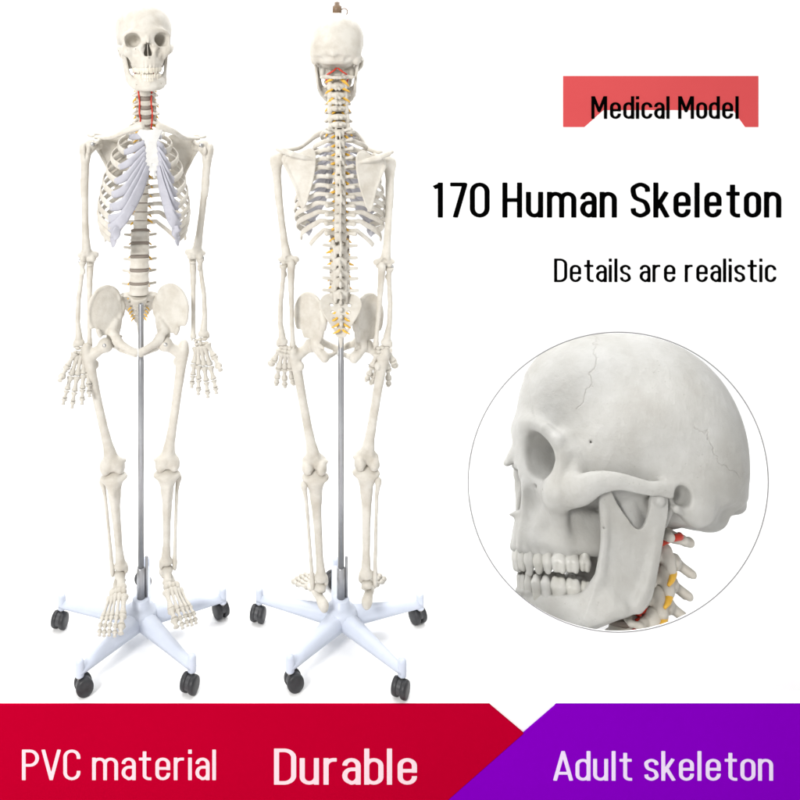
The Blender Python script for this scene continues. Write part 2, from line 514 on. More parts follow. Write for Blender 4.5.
    # ear region
    v.ell((5.2, 3.05, -0.2), (1.05, 1.45, 1.6), 0.7)
    v.path([(5.75, 1.6, 0.7), (5.85, 3.1, 0.9), (5.6, 4.8, 1.6)], [0.45, 0.4, 0.25], 0.6)
    v.ell((6.5, 1.85, 0.05), (1.6, 0.62, 0.78), 0.3, 's')
    v.path([(6.0, 1.4, -0.75), (5.4, 2.2, -0.85)], [0.28, 0.3], 0.3)
    v.path([(6.6, 0.2, -0.7), (4.6, 0.2, -0.6)], 0.55, 0.4, 's')
    v.path([(4.9, 1.1, -0.9), (4.4, 1.0, -1.9)], [0.4, 0.15], 0.3)
    v.path([(5.6, 3.4, -2.4), (4.9, 4.7, -1.2)], 0.3, 0.4, 's')
    # back of the head
    v.path([(0, 8.0, 0.4), (1.4, 7.75, 0.9), (3.2, 6.8, 0.5), (4.8, 5.2, 0.5), (5.5, 3.8, 0.8)], [0.5, 0.42, 0.38, 0.34, 0.2], 0.9)
    v.ell((0, 7.8, 0.2), (0.8, 0.7, 0.6), 0.8)
    v.ell((1.8, 7.6, -1.0), (1.5, 0.9, 0.8), 0.9, 's')
    v.ell((3.9, 6.3, -1.0), (1.3, 1.0, 0.8), 0.9, 's')
    v.noise(0.014, 0.9, 3)
    return v

def tooth_arch(n, low):
    """tooth centres along one side of the dental arch, front to back"""
    w = [0.86, 0.68, 0.76, 0.70, 0.68, 1.02, 0.98, 0.86] if not low else [0.54, 0.60, 0.70, 0.72, 0.74, 1.10, 1.02, 0.9]
    arch = [(0, -9.45), (0.7, -9.35), (1.35, -9.0), (1.95, -8.35), (2.4, -7.5), (2.72, -6.5), (2.95, -5.5), (3.08, -4.4), (3.08, -3.3)]
    if low:
        arch = [(x * 0.94, y + 0.22) for x, y in arch]
    P = [Vector((x, y, 0)) for x, y in arch]
    P = catmull(P, 12)
    L = [0]
    for i in range(1, len(P)):
        L.append(L[-1] + (P[i] - P[i - 1]).length)
    out = []
    s = 0
    for i in range(n):
        c = s + w[i] / 2
        s += w[i]
        j = next((q for q in range(len(L)) if L[q] >= c), len(L) - 1)
        out.append((P[j].x, P[j].y))
    return out

def build_mandible(h):
    v = Vol((-6.9, -10.4, -11.4), (6.9, 1.6, 0.6), h, sym=True)
    low = [(0, -8.7, -10.0), (1.3, -8.45, -9.95), (2.4, -7.6, -9.8), (3.3, -6.2, -9.4), (4.0, -4.4, -8.4), (4.5, -2.5, -7.5)]
    mid = [(0, -8.7, -9.1), (1.2, -8.4, -9.05), (2.2, -7.6, -8.9), (2.95, -6.3, -8.5), (3.6, -4.6, -7.7), (4.3, -3.2, -7.0)]
    top = [(0, -8.85, -8.25), (1.05, -8.6, -8.2), (1.95, -7.85, -8.1), (2.5, -6.8, -7.95), (2.85, -5.6, -7.75), (3.1, -4.4, -7.4), (3.6, -3.6, -6.8)]
    v.path(low, [0.68, 0.68, 0.66, 0.62, 0.56, 0.5], 0)
    v.path(mid, [0.58, 0.58, 0.6, 0.64, 0.6, 0.5], 0.9)
    v.path(top, [0.46, 0.46, 0.48, 0.52, 0.56, 0.52, 0.4], 0.9)
    v.ell((0, -9.0, -9.9), (1.0, 0.65, 0.6), 0.7)                     # chin
    v.ell((0.95, -8.85, -10.1), (0.6, 0.5, 0.4), 0.6)
    for i, (x, y) in enumerate(tooth_arch(7, 1)):
        v.path([(x, y + 0.02, -7.75 + 0.04 * i), (x, y + 0.3, -8.6)], [0.32, 0.14], 0.3)
    ram = [(0.75, -0.2), (-0.1, -0.3), (-0.3, -1.1), (-0.75, -2.2), (-1.3, -2.5), (-2.0, -2.0), (-2.9, -0.8), (-3.5, 0.15), (-3.85, -0.9), (-3.7, -3.0), (-3.8, -5.0), (-4.5, -7.0), (-5.2, -8.8), (-4.1, -8.3),
           (-2.9, -7.75), (-1.8, -7.5), (-0.9, -6.9), (-0.45, -6.0), (0.2, -3.2), (0.7, -1.2)]
    v.plate(smooth2(ram + ram[:1], 4)[:-1], 0, lambda x, y, z: 5.05 + 0.11 * (z + 1) + 0.10 * (y + 2.5) + 0.018 * (z + 4.5) ** 2, 0.22, 0.5, rnd=0.14)
    v.path([(5.1, -3.5, -1.4), (4.85, -3.6, -3.6), (4.4, -4.0, -5.8), (3.7, -4.8, -7.2)], [0.22, 0.3, 0.36, 0.45], 0.4)
    v.path([(4.8, 0.3, -0.3), (5.9, 0.25, -0.3)], 0.45, 0.35)        # condyle
    v.path([(5.2, 0.25, -0.6), (5.1, 0.0, -3.0), (4.85, -0.65, -5.6), (4.6, -1.5, -7.2)], [0.4, 0.32, 0.32, 0.42], 0.5)
    v.path([(2.95, -7.9, -8.95), (2.3, -7.0, -8.9)], 0.12, 0.15, 's')  # mental hole
    v.path([(5.9, -3.7, -2.6), (5.0, -3.7, -2.6)], 0.06, 0.12, 's')
    v.ell((6.35, -2.9, -4.6), (0.9, 1.5, 2.6), 1.0, 's')
    v.ell((0, -6.2, -11.6), (2.2, 2.6, 1.6), 0.6, 's')
    v.noise(0.014, 1.0, 8)
    return v

def build_tooth(kind):
    v = Vol((-0.75, -0.7, -0.9), (0.75, 0.7, 0.9), 0.055)
    if kind == 'incisor':
        v.path([(-0.13, 0.02, 0.6), (-0.17, -0.06, 0.1), (-0.16, -0.06, -0.3)], [0.24, 0.24, 0.17], 0, sq=(1, 1.15, 1))
        v.path([(0.13, 0.02, 0.6), (0.17, -0.06, 0.1), (0.16, -0.06, -0.3)], [0.24, 0.24, 0.17], 0.25, sq=(1, 1.15, 1))
    elif kind == 'canine':
        v.path([(0, 0, 0.6), (0, -0.06, 0.0), (0, -0.02, -0.42)], [0.27, 0.35, 0.2], 0, sq=(0.95, 1.1, 1))
    elif kind == 'premolar':
        v.path([(0, 0, 0.6), (0, 0, 0.0)], [0.25, 0.31], 0, sq=(0.92, 0.8, 1))
        v.path([(0, -0.16, -0.1), (0, -0.13, -0.32)], [0.31, 0.22], 0.2)
        v.path([(0, 0.2, -0.1), (0, 0.16, -0.28)], [0.29, 0.2], 0.2)
    else:
        v.path([(0, 0, 0.6), (0, 0, 0.0)], [0.36, 0.43], 0, sq=(0.95, 0.95, 1))
        for sx in (-0.2, 0.2):
            for sy in (-0.22, 0.2):
                v.path([(sx, sy, -0.05), (sx, sy * 0.9, -0.3)], [0.29, 0.2], 0.18)
        v.path([(0, -0.62, -0.5), (0, -0.52, -0.15)], 0.06, 0.15, 's')
    return v.mesh('tooth_' + kind, 0.01, 1)

TOOTH = {}
def place_teeth(parent, low, mat, sc=0.01):
    """one tooth object per tooth, set along the dental arch under parent"""
    kinds = ['incisor', 'incisor', 'canine', 'premolar', 'premolar', 'molar', 'molar', 'molar']
    w = [1.25, 1.04, 1.25, 1.25, 1.25, 1.2, 1.16, 0.9] if not low else [0.84, 0.92, 1.16, 1.26, 1.3, 1.28, 1.2, 0.95]
    hh = [1.5, 1.42, 1.62, 1.6, 1.56, 1.5, 1.42, 1.2] if not low else [1.4, 1.4, 1.55, 1.5, 1.42, 1.36, 1.3, 1.1]
    n = 8
    pos = tooth_arch(n, low)
    for s in (-1, 1):
        for i in range(n):
            x, y = pos[i]
            a, b = pos[max(i - 1, 0)], pos[min(i + 1, n - 1)]
            if i == 0: a = (-pos[0][0], pos[0][1])
            ang = math.atan2(b[1] - a[1], b[0] - a[0])
            z = -5.75 if not low else -7.3
            if low: z += 0.02 + 0.07 * i
            else: z += 0.10 * i
            o = obj('tooth', TOOTH[kinds[i]], mat, parent)
            j = random.uniform(-1, 1)
            o.location = (s * x * sc, y * sc, z * sc)
            o.rotation_euler = (R((180 if low else 0) + 4 * random.uniform(-1, 1) + (6 if low and i < 3 else 0)), R(2.5 * j), s * ang + R(random.uniform(-4, 4)))
            o.scale = (w[i] * 1.05, 1.12 if i > 2 else 1.18, hh[i] * 1.03)
# ------------------------------------------------------------------ a narrow gothic letter set drawn as pen strokes (capital height 1)
def arc(cx, cy, rx, ry, a0, a1, n=10):
    return [(cx + rx * math.cos(R(a0 + (a1 - a0) * i / n)), cy + ry * math.sin(R(a0 + (a1 - a0) * i / n))) for i in range(n + 1)]

def smooth2(pts, n=8):
    return [(p.x, p.y) for p in catmull([(a, b, 0) for a, b in pts], n)]

PEN = 0.064
XH = 0.735
def glyph_strokes(ch):
    a = PEN
    t = XH - a
    w, rx, ry = 0.265, 0.1325, 0.16
    arch = [(0, t - 0.30)] + arc(rx, t - ry, rx, ry, 180, 0) + [(w, 0)]
    bowl = arc(rx, t - ry, rx, ry, 0, 180) + arc(rx, a + ry, rx, ry, 180, 360) + [(w, t - ry)]
    C, c2, cy = 0.32, 0.16, 0.20
    T = 1 - a
    S = lambda top, x1, m: smooth2([(x1, top - 0.20 * m), (x1 * 0.93, top - 0.075 * m), (x1 / 2, top), (x1 * 0.06, top - 0.08 * m), (0, top - 0.19 * m), (x1 * 0.18, top / 2 + a / 2 + 0.055 * m), (x1 * 0.80, top / 2 + a / 2 - 0.055 * m), (x1, a + 0.19 * m), (x1 * 0.94, a + 0.08 * m), (x1 / 2, a), (x1 * 0.07, a + 0.075 * m), (0, a + 0.20 * m)])
    G = {
        'n': [[(0, 0), (0, XH)], arch], 'h': [[(0, 0), (0, 1)], arch],
        'm': [[(0, 0), (0, XH)], arch, [(x + w, y) for x, y in arch]],
        'u': [[(w, 0), (w, XH)], [(0, XH)] + arc(rx, a + ry, rx, ry, 180, 360) + [(w, 0.4)]],
        'r': [[(0, 0), (0, XH)], [(0, t - 0.3)] + arc(0.14, t - 0.17, 0.14, 0.17, 180, 90) + [(0.20, t)]],
        'a': [[(0.25, 0), (0.25, t - ry)] + arc(0.125, t - ry, 0.125, ry, 0, 180), [(0.25, 0.425), (0.13, 0.425)] + arc(0.125, 0.245, 0.125, 0.18, 90, 270)[1:-1] + [(0.125, a)] + arc(0.12, a + 0.16, 0.13, 0.16, 270, 360)],
        'e': [[(w, 0.235)] + arc(rx, a + ry, rx, ry, 0, -180) + arc(rx, t - ry, rx, ry, 180, 0) + [(w, 0.33)], [(w + 0.02, 0.385), (-0.02, 0.385)]],
        'c': [[(w, t - ry - 0.02)] + arc(rx, t - ry, rx, ry, 0, 180) + arc(rx, a + ry, rx, ry, 180, 360) + [(w, a + ry + 0.02)]],
        'o': [bowl], 'd': [bowl, [(w, 0), (w, 1)]], 'b': [bowl, [(0, 0), (0, 1)]],
        's': [S(t, 0.245, 0.80)],
        't': [[(0.09, 0.94), (0.09, a + 0.12)] + arc(0.20, a + 0.12, 0.11, 0.12, 180, 270) + [(0.255, a)], [(-0.045, t), (0.245, t)]],
        'k': [[(0, 0), (0, 1)], [(0.0, 0.25), (0.235, XH)], [(0.085, 0.40), (0.255, 0)]],
        'l': [[(0, 0), (0, 1)]], 'i': [[(0, 0), (0, XH)], [(0, 0.865), (0, 1.0)]],
        'M': [[(0, 0), (0, 1)], [(0.43, 0), (0.43, 1)], [(0.015, 0.99), (0.215, 0.34), (0.415, 0.99)]],
        'H': [[(0, 0), (0, 1)], [(C, 0), (C, 1)], [(0, 0.5), (C, 0.5)]],
        'S': [S(T, 0.315, 1.05)],
        'D': [[(0, 0), (0, 1)], [(0, T), (0.14, T)] + arc(0.14, T - cy, 0.18, cy, 90, 0) + arc(0.14, a + cy, 0.18, cy, 0, -90) + [(0, a)]],
        'P': [[(0, 0), (0, 1)], [(0, T), (0.15, T)] + arc(0.15, T - 0.235, 0.17, 0.235, 90, -90) + [(0, T - 0.47)]],
        'V': [[(0, 1), (0.19, 0.03), (0.38, 1)]],
        'C': [[(C, T - cy - 0.06)] + arc(c2, T - cy, c2, cy, 0, 180) + arc(c2, a + cy, c2, cy, 180, 360) + [(C, a + cy + 0.06)]],
        'A': [[(0, 0), (0.195, 0.97), (0.39, 0)], [(0.07, 0.25), (0.32, 0.25)]],
        '1': [[(0.13, 0), (0.13, 1)], [(0.15, 0.945), (-0.01, 0.855)]],
        '7': [[(-0.01, T), (0.31, T), (0.10, 0)]],
        '0': [arc(c2, T - cy, c2, cy, 0, 180) + arc(c2, a + cy, c2, cy, 180, 360) + [(C, T - cy)]],
    }
    return G[ch]

GLYPH = {}
def glyph(ch):
    if ch in GLYPH:
        return GLYPH[ch]
    st = glyph_strokes(ch)
    xs = [p[0] for s in st for p in s]
    h = 0.0115
    v = Vol((min(xs) - 0.14, -0.06, -0.10), (max(xs) + 0.14, 0.06, 1.10), h)
    X, Z = v.ax[0][:, None], v.ax[2][None, :]
    D = np.full((len(v.ax[0]), len(v.ax[2])), 9.0, np.float32)
    for s in st:
        d = np.full(D.shape, 9.0, np.float32)
        for p, q in zip(s[:-1], s[1:]):
            ex, ez = q[0] - p[0], q[1] - p[1]
            t = np.clip(((X - p[0]) * ex + (Z - p[1]) * ez) / (ex * ex + ez * ez + 1e-9), 0, 1)
            d = np.minimum(d, np.hypot(X - p[0] - ex * t, Z - p[1] - ez * t))
        d = d - PEN
        closed = math.hypot(s[0][0] - s[-1][0], s[0][1] - s[-1][1]) < 1e-3
        if not closed:
            for p, q in ((s[0], s[1]), (s[-1], s[-2])):
                l = math.hypot(p[0] - q[0], p[1] - q[1])
                pl = (X - p[0]) * (p[0] - q[0]) / l + (Z - p[1]) * (p[1] - q[1]) / l
                near = np.hypot(X - p[0], Z - p[1]) < PEN * 1.5
                d = np.where(near, np.maximum(d, pl), d)
        if ch in 'VMA' and len(s) == 3:
            d = np.maximum(d, np.maximum(Z - 1.0, -Z))
        D = np.minimum(D, d)
    if ch in 'kA7':
        D = np.maximum(D, np.maximum(Z - 1.0, -Z))
    F = np.maximum(D[:, None, :], np.abs(v.ax[1])[None, :, None] - 0.035)
    v.F = F.astype(np.float32)
    me = v.mesh('letter', 1.0, 2)
    me.polygons.foreach_set('use_smooth', np.zeros(len(me.polygons), bool))
    GLYPH[ch] = (me, min(xs) - PEN, max(xs) + PEN)
    return GLYPH[ch]

def lettering(body, x0, x1, z_base, cap, y, mat, parent, pen=0.064, gap=0.085):
    """raised letters, one object each, fitted to a width and a capital height"""
    global PEN
    PEN = pen
    GLYPH.clear()
    items, x = [], 0.0
    rounds = 'oecdsbCS0aD'
    for ch in body:
        if ch == ' ':
            x += 0.215; continue
        me, a, b = glyph(ch)
        if ch == 't' and x > 0: x -= 0.035
        items.append((me, x - a)); x += b - a + gap - (0.02 if ch in rounds else 0) - (0.03 if ch in 'rkVAP7' else 0.055 if ch == 't' else 0)
        last = items[-1][1] + b
    sx = (x1 - x0) / last
    px, py, pz = (0, 0, 0) if parent.type == 'MESH' else tuple(parent.location)
    for me, xo in items:
        o = obj('letter', me, mat, parent)
        o.location = (x0 + xo * sx - px, y - py, z_base - pz)
        o.scale = (sx, 0.0009 / 0.035, cap)
# ------------------------------------------------------------------ bone shapes (centimetres, +x is outward, -y is forward)
def build_femur():
    v = Vol((-4.5, -3.6, -37.5), (7.4, 4.2, 2.6), 0.22)
    v.ell((0, 0, 0), (2.0, 2.0, 2.0), 0)
    v.path([(0.6, 0, -0.4), (3.6, 0.2, -2.4)], [1.25, 1.5], 0.6)
    v.ell((4.9, 0.7, -1.2), (1.35, 1.8, 2.1), 0.8)
    v.path([(4.6, 0.3, -2.8), (4.0, -0.2, -7.5), (3.2, -0.5, -14), (2.2, -0.5, -22), (1.5, -0.2, -27), (1.0, 0, -31)], [1.6, 1.3, 1.15, 1.15, 1.3, 1.85], 0.9)
    v.ell((3.0, 1.2, -5.4), (0.8, 0.8, 1.2), 0.7)
    v.ell((0.8, -0.5, -32.4), (3.2, 1.7, 2.2), 0.9)
    v.ell((-0.9, 0.7, -33.9), (1.55, 2.5, 2.0), 0.6)
    v.ell((2.6, 0.6, -33.8), (1.6, 2.6, 1.9), 0.6)
    v.path([(0.85, 2.9, -34.2), (0.85, 0.6, -36.0)], 0.75, 0.5, 's')
    v.path([(0.85, -2.8, -31.5), (0.85, -2.3, -34.6)], 0.5, 0.7, 's')
    v.ell((0.85, 2.6, -31.2), (1.4, 1.3, 1.6), 0.8, 's')
    v.path([(-2.3, 0.4, -32.3), (-1.6, 0.3, -32.3)], 0.6, 0.6)
    v.ell((-1.9, 0, 0.2), (0.35, 0.35, 0.35), 0.2, 's')
    v.noise(0.02, 0.5, 1)
    return v.mesh('femur', 0.01, 2)

def build_tibia():
    v = Vol((-4.2, -3.6, -28.6), (4.2, 3.4, 1.2), 0.2)
    v.ell((-1.65, 0.2, -0.9), (1.85, 2.1, 1.0), 0)
    v.ell((1.65, 0.2, -0.9), (1.8, 2.0, 1.0), 0.6)
    v.path([(-0.4, 0, -0.4), (-0.3, 0, 0.4)], 0.35, 0.4)
    v.path([(0.5, 0, -0.4), (0.5, 0, 0.3)], 0.3, 0.4)
    v.path([(0, 0.1, -1.6), (0, -0.1, -4.2), (0, -0.3, -9), (-0.1, -0.3, -15), (-0.2, -0.1, -21), (-0.3, 0, -25)], [2.6, 1.75, 1.25, 1.05, 0.95, 1.35], 0.8)
    v.ell((0.25, -1.7, -3.8), (0.75, 0.7, 1.5), 0.8)
    v.path([(0.1, -1.6, -5), (0, -1.25, -12), (-0.2, -0.9, -19)], [0.3, 0.28, 0.2], 0.6)
    v.ell((-0.3, 0.1, -25.6), (1.75, 1.5, 1.1), 0.7)
    v.ell((-1.55, 0, -26.6), (0.6, 0.85, 1.1), 0.5)
    v.ell((0.4, 0.1, -27.6), (1.3, 1.8, 0.9), 0.3, 's')
    v.noise(0.02, 0.6, 2)
    return v.mesh('tibia', 0.01, 2)

def build_fibula():
    v = Vol((0.4, -1.6, -29.2), (4.6, 3.0, -0.6), 0.16)
    v.ell((3.0, 1.2, -2.4), (0.95, 0.95, 1.1), 0)
    v.path([(3.0, 1.2, -3), (2.6, 1.1, -6), (2.3, 1.0, -14), (2.1, 0.6, -22), (2.0, 0.3, -26)], [0.7, 0.5, 0.45, 0.5, 0.65], 0.5)
    v.ell((2.0, 0.3, -27.0), (0.65, 0.95, 1.5), 0.6)
    v.noise(0.02, 0.6, 3)
    return v.mesh('fibula', 0.01, 2)

def build_humerus():
    v = Vol((-4.2, -3.2, -33.0), (4.4, 3.2, 3.2), 0.2)
    v.ell((-0.7, 0.3, 0.1), (1.95, 2.0, 2.0), 0)
    v.ell((1.1, -0.2, -0.4), (1.2, 1.7, 1.8), 0.5)
    v.ell((-0.2, -1.6, -0.9), (0.7, 0.7, 1.0), 0.5)
    v.path([(0.5, 0, -1.5), (0.7, 0, -5), (0.75, 0, -11), (0.7, 0, -18), (0.5, 0, -24), (0.3, 0, -27.5)], [1.75, 1.2, 1.05, 0.95, 1.05, 1.35], 0.8)
    v.path([(1.4, -0.3, -9), (1.5, -0.2, -13)], [0.4, 0.4], 0.9)
    v.path([(-2.2, 0.2, -28.9), (0, 0, -28.6), (2.2, 0, -28.9)], [0.7, 0.95, 0.7], 0.9)
    v.ell((-2.5, 0.3, -29.1), (0.75, 0.7, 0.85), 0.4)
    v.path([(-1.4, -0.2, -30.0), (-0.4, -0.2, -30.0)], [1.05, 0.85], 0.4)
    v.ell((1.3, -0.4, -29.9), (0.95, 1.0, 1.0), 0.3)
    v.ell((-0.4, 1.3, -28.6), (0.9, 0.85, 0.9), 0.4, 's')
    v.path([(0.35, -1.6, 0.9), (0.5, -1.5, -3)], 0.28, 0.35, 's')
    v.noise(0.02, 0.6, 4)
    return v.mesh('humerus', 0.01, 2)

def build_ulna():
    v = Vol((-3.2, -2.6, -25.0), (1.6, 2.6, 2.4), 0.15)
    v.ell((-0.7, 0.9, 0.4), (0.9, 0.85, 1.4), 0)
    v.path([(-0.7, 0.7, -0.6), (-0.7, 0.2, -3.2), (-0.9, 0.2, -9), (-1.2, 0.1, -16), (-1.5, 0, -21.5)], [0.9, 0.8, 0.6, 0.5, 0.5], 0.5)
    v.ell((-0.7, -0.5, -1.3), (0.8, 0.75, 0.5), 0.4)
    v.path([(-1.6, -0.3, 0.1), (0.2, -0.3, 0.1)], 0.85, 0.3, 's')
    v.path([(-1.5, 0, -21.5), (-1.55, 0, -23.0)], [0.5, 0.75], 0.4)
    v.ell((-1.9, 0.3, -23.8), (0.25, 0.25, 0.6), 0.3)
    v.noise(0.02, 0.7, 5)
    return v.mesh('ulna', 0.01, 2)

def build_radius():
    v = Vol((-1.6, -2.4, -25.0), (3.4, 2.4, 1.2), 0.15)
    v.path([(1.2, 0, -0.35), (1.2, 0, -0.6)], 0.98, 0)
    v.half(2, -0.12, 1, 0.2)
    v.path([(1.2, 0, -1.0), (1.1, 0, -2.4), (1.2, 0, -5), (1.6, 0, -11), (1.5, 0, -17), (1.0, 0, -21)], [0.65, 0.55, 0.55, 0.58, 0.6, 0.85], 0.4)
    v.ell((0.75, -0.4, -3.1), (0.5, 0.5, 0.9), 0.4)
    v.ell((0.9, 0, -22.4), (1.35, 0.9, 1.2), 0.6)
    v.ell((1.9, 0, -23.1), (0.45, 0.5, 0.8), 0.4)
    v.ell((0.6, 0, -23.9), (1.2, 0.8, 0.7), 0.3, 's')
    v.noise(0.02, 0.7, 6)
    return v.mesh('radius', 0.01, 2)

def build_scapula():
    """metres*100; x outward from the glenoid's medial side: local origin at the shoulder joint"""
    v = Vol((-11.6, -5.0, -17.5), (2.6, 6.4, 4.6), 0.2)
    ys = lambda x, y, z: 2.0 + 0.33 * (-x) - 0.016 * x * x - 0.05 * z * 0 + 0.004 * (z + 5) ** 2
    tri = [(-1.6, 0.8), (-2.6, 1.6), (-4.6, 1.9), (-8.0, 3.6), (-9.6, 2.8), (-9.9, -0.5), (-9.4, -6.0), (-8.0, -12.4), (-6.9, -14.9), (-6.0, -13.6), (-4.6, -8.6), (-2.2, -3.4), (-1.3, -1.4)]
    v.plate(smooth2(tri + tri[:1], 4)[:-1], 1, ys, lambda x, y, z: 0.16, 0, rnd=0.15)
    v.path([(-1.5, 2.3, -1.6), (-2.6, 2.7, -4.0), (-4.8, 3.2, -8.8), (-6.3, 3.6, -13.6), (-7.2, 3.6, -14.6)], [0.75, 0.5, 0.42, 0.4, 0.35], 0.4)
    v.path([(-9.7, 3.5, 1.8), (-9.8, 3.5, -1.5), (-9.2, 3.7, -7), (-7.6, 3.7, -13.5)], 0.27, 0.3)
    v.path([(-1.9, 1.2, -0.5), (-1.3, 0.6, -0.2)], [1.2, 1.5], 0.5)
    v.ell((0.6, 0, 0), (1.4, 2.0, 2.1), 0.25, 's')
    # spine and acromion
    v.path([(-9.4, 3.8, 0.3), (-6.5, 4.6, 0.9), (-3.5, 5.2, 1.7), (-0.8, 4.6, 2.6)], [0.35, 0.75, 0.85, 0.95], 0.4, inner=0.3)
    v.path([(-6.5, 4.0, 0.6), (-3.0, 3.6, 1.0)], [0.35, 0.5], 0.5)
    v.path([(-1.2, 4.6, 2.6), (0.1, 3.4, 3.0), (0.5, 1.8, 3.0), (0.0, 0.8, 2.9)], [0.95, 1.15, 1.05, 0.7], 0.5, inner=0.4, sq=(1, 1, 1.4))
    # coracoid
    v.path([(-2.4, 0.8, 1.6), (-2.6, -1.2, 2.2), (-1.9, -2.7, 1.5), (-1.3, -3.2, 1.0)], [0.85, 0.7, 0.6, 0.45], 0.5, inner=0.4)
    v.noise(0.02, 0.6, 7)
    return v.mesh('scapula', 0.01, 2)

def build_hip():
    """origin at the pubic joint"""
    v = Vol((-0.2, -5.0, -5.0), (15.4, 9.4, 18.6), 0.24)
    yw = lambda x, y, z: 6.2 - 0.85 * (x - 5.0) + 0.030 * (x - 5.0) ** 2 - 0.006 * (z - 11) ** 2 + 0.10 * (z - 9)
    wing = [(5.4, 12.8), (6.4, 15.4), (8.4, 17.0), (10.8, 16.9), (12.8, 15.0), (13.9, 11.8), (13.8, 8.4), (13.1, 6.6), (11.8, 6.2), (11.0, 4.6), (9.4, 3.4), (7.4, 2.6), (6.4, 4.0), (5.6, 6.2), (5.2, 9.0)]
    v.plate(smooth2(wing + wing[:1], 5)[:-1], 1, yw, lambda x, y, z: 0.28, 0, rnd=0.25)
    v.path([(6.4, 4.4, 7.0), (7.6, 2.6, 4.4), (5.6, 0.6, 2.5)], [0.8, 1.5, 1.15], 0.9)
    cr = smooth2([(5.6, 13.0), (6.5, 15.4), (8.5, 17.0), (10.8, 16.9), (12.8, 15.0), (13.9, 11.8), (13.8, 8.6), (13.2, 6.7)], 3)
    v.path([(x, float(yw(x, 0, z)), z) for x, z in cr], 0.5, 0.5)
    v.path([(5.6, 7.2, 12.8), (5.0, 7.6, 10.4), (5.2, 6.8, 8.2)], [0.9, 1.1, 0.9], 0.6)          # sacral face
    v.path([(5.5, 5.8, 8.4), (6.0, 4.6, 5.6), (6.8, 3.0, 3.6)], [0.8, 1.0, 1.3], 0.7)
    v.path([(11.3, 0.4, 5.6), (10.8, 0.8, 4.2)], [0.6, 0.7], 0.6)
    v.ell((7.5, 2.6, 2.4), (2.0, 2.3, 2.2), 0.7)
    v.path([(6.6, 0.8, 2.6), (4.2, -0.6, 1.5), (2.0, -1.4, 0.4), (0.7, -1.5, -0.1)], [1.4, 1.05, 0.95, 0.95], 0.7)
    v.path([(0.75, -1.5, 0), (0.85, -1.2, -1.0)], [0.72, 0.6], 0.4)
    v.path([(0.9, -1.1, -1.0), (2.3, 0.8, -1.2), (4.0, 3.4, -1.0)], [0.55, 0.6, 0.95], 0.4)
    v.path([(6.9, 3.4, 1.4), (5.9, 4.6, 0.3), (4.8, 4.7, -0.6)], [1.6, 1.45, 1.6], 0.7)
    v.ell((9.2, 1.3, 1.5), (2.45, 2.45, 2.45), 0.3, 's')
    v.path([(6.2, 5.0, 2.6), (5.0, 5.8, 2.2)], [0.7, 0.3], 0.4)
    v.noise(0.03, 0.5, 8)
    return v.mesh('hip_bone', 0.01, 2)

def build_sacrum():
    """origin at the middle of the upper end plate"""
    v = Vol((-6.4, -3.2, -14.5), (6.4, 6.4, 2.2), 0.2, sym=True)
    yc = lambda z: 0.6 + 0.55 * (-z) - 0.030 * z * z
    v.path([(0, 0.2, -0.2), (0, 0.5, -1.4)], [2.1, 1.9], 0, sq=(0.85, 1.15, 1))
    v.half(2, 0.35, 1, 0.2)
    wing = [(-6, 0.2)] + smooth2([(1.6, 0.1), (3.4, 0.3), (4.9, -0.8), (5.3, -2.6), (4.4, -5.0), (2.9, -7.4), (1.7, -9.6), (0.9, -11.0)], 4) + [(-6, -11.0)]
    v.plate(wing, 1, lambda x, y, z: yc(z) + 0.6 + 0.05 * x * x * 0.6, lambda x, y, z: np.clip(1.15 + 0.09 * z, 0.3, 2), 0.7, rnd=0.3)
    v.path([(0, yc(-1.5), -1.6), (0, yc(-4), -4), (0, yc(-7), -7), (0, yc(-10), -10)], [1.5, 1.3, 1.0, 0.6], 0.6)
    v.path([(0, yc(-10), -10.4), (0, 1.9, -12.2), (0, 1.0, -13.8)], [0.75, 0.55, 0.3], 0.5)
    for i in range(4):
        z = -2.6 - 2.0 * i
        x = 2.35 - 0.28 * i
        v.path([(x, yc(z) - 3.0, z), (x, yc(z) + 4, z)], 0.46 - 0.03 * i, 0.25, 's')
        v.ell((0, yc(z) + 2.2, z + 0.6), (0.5, 0.8, 0.8), 0.5)
        v.path([(0.0, yc(z) - 1.25 + 0.1 * i, z - 0.9), (1.5 - 0.2 * i, yc(z) - 1.25 + 0.1 * i, z - 0.9)], 0.14, 0.3)
    v.path([(1.7, 1.5, 0.4), (2.0, 2.6, 0.9)], [0.7, 0.5], 0.5)
    v.noise(0.03, 0.7, 9)
    return v.mesh('sacrum', 0.01, 2)

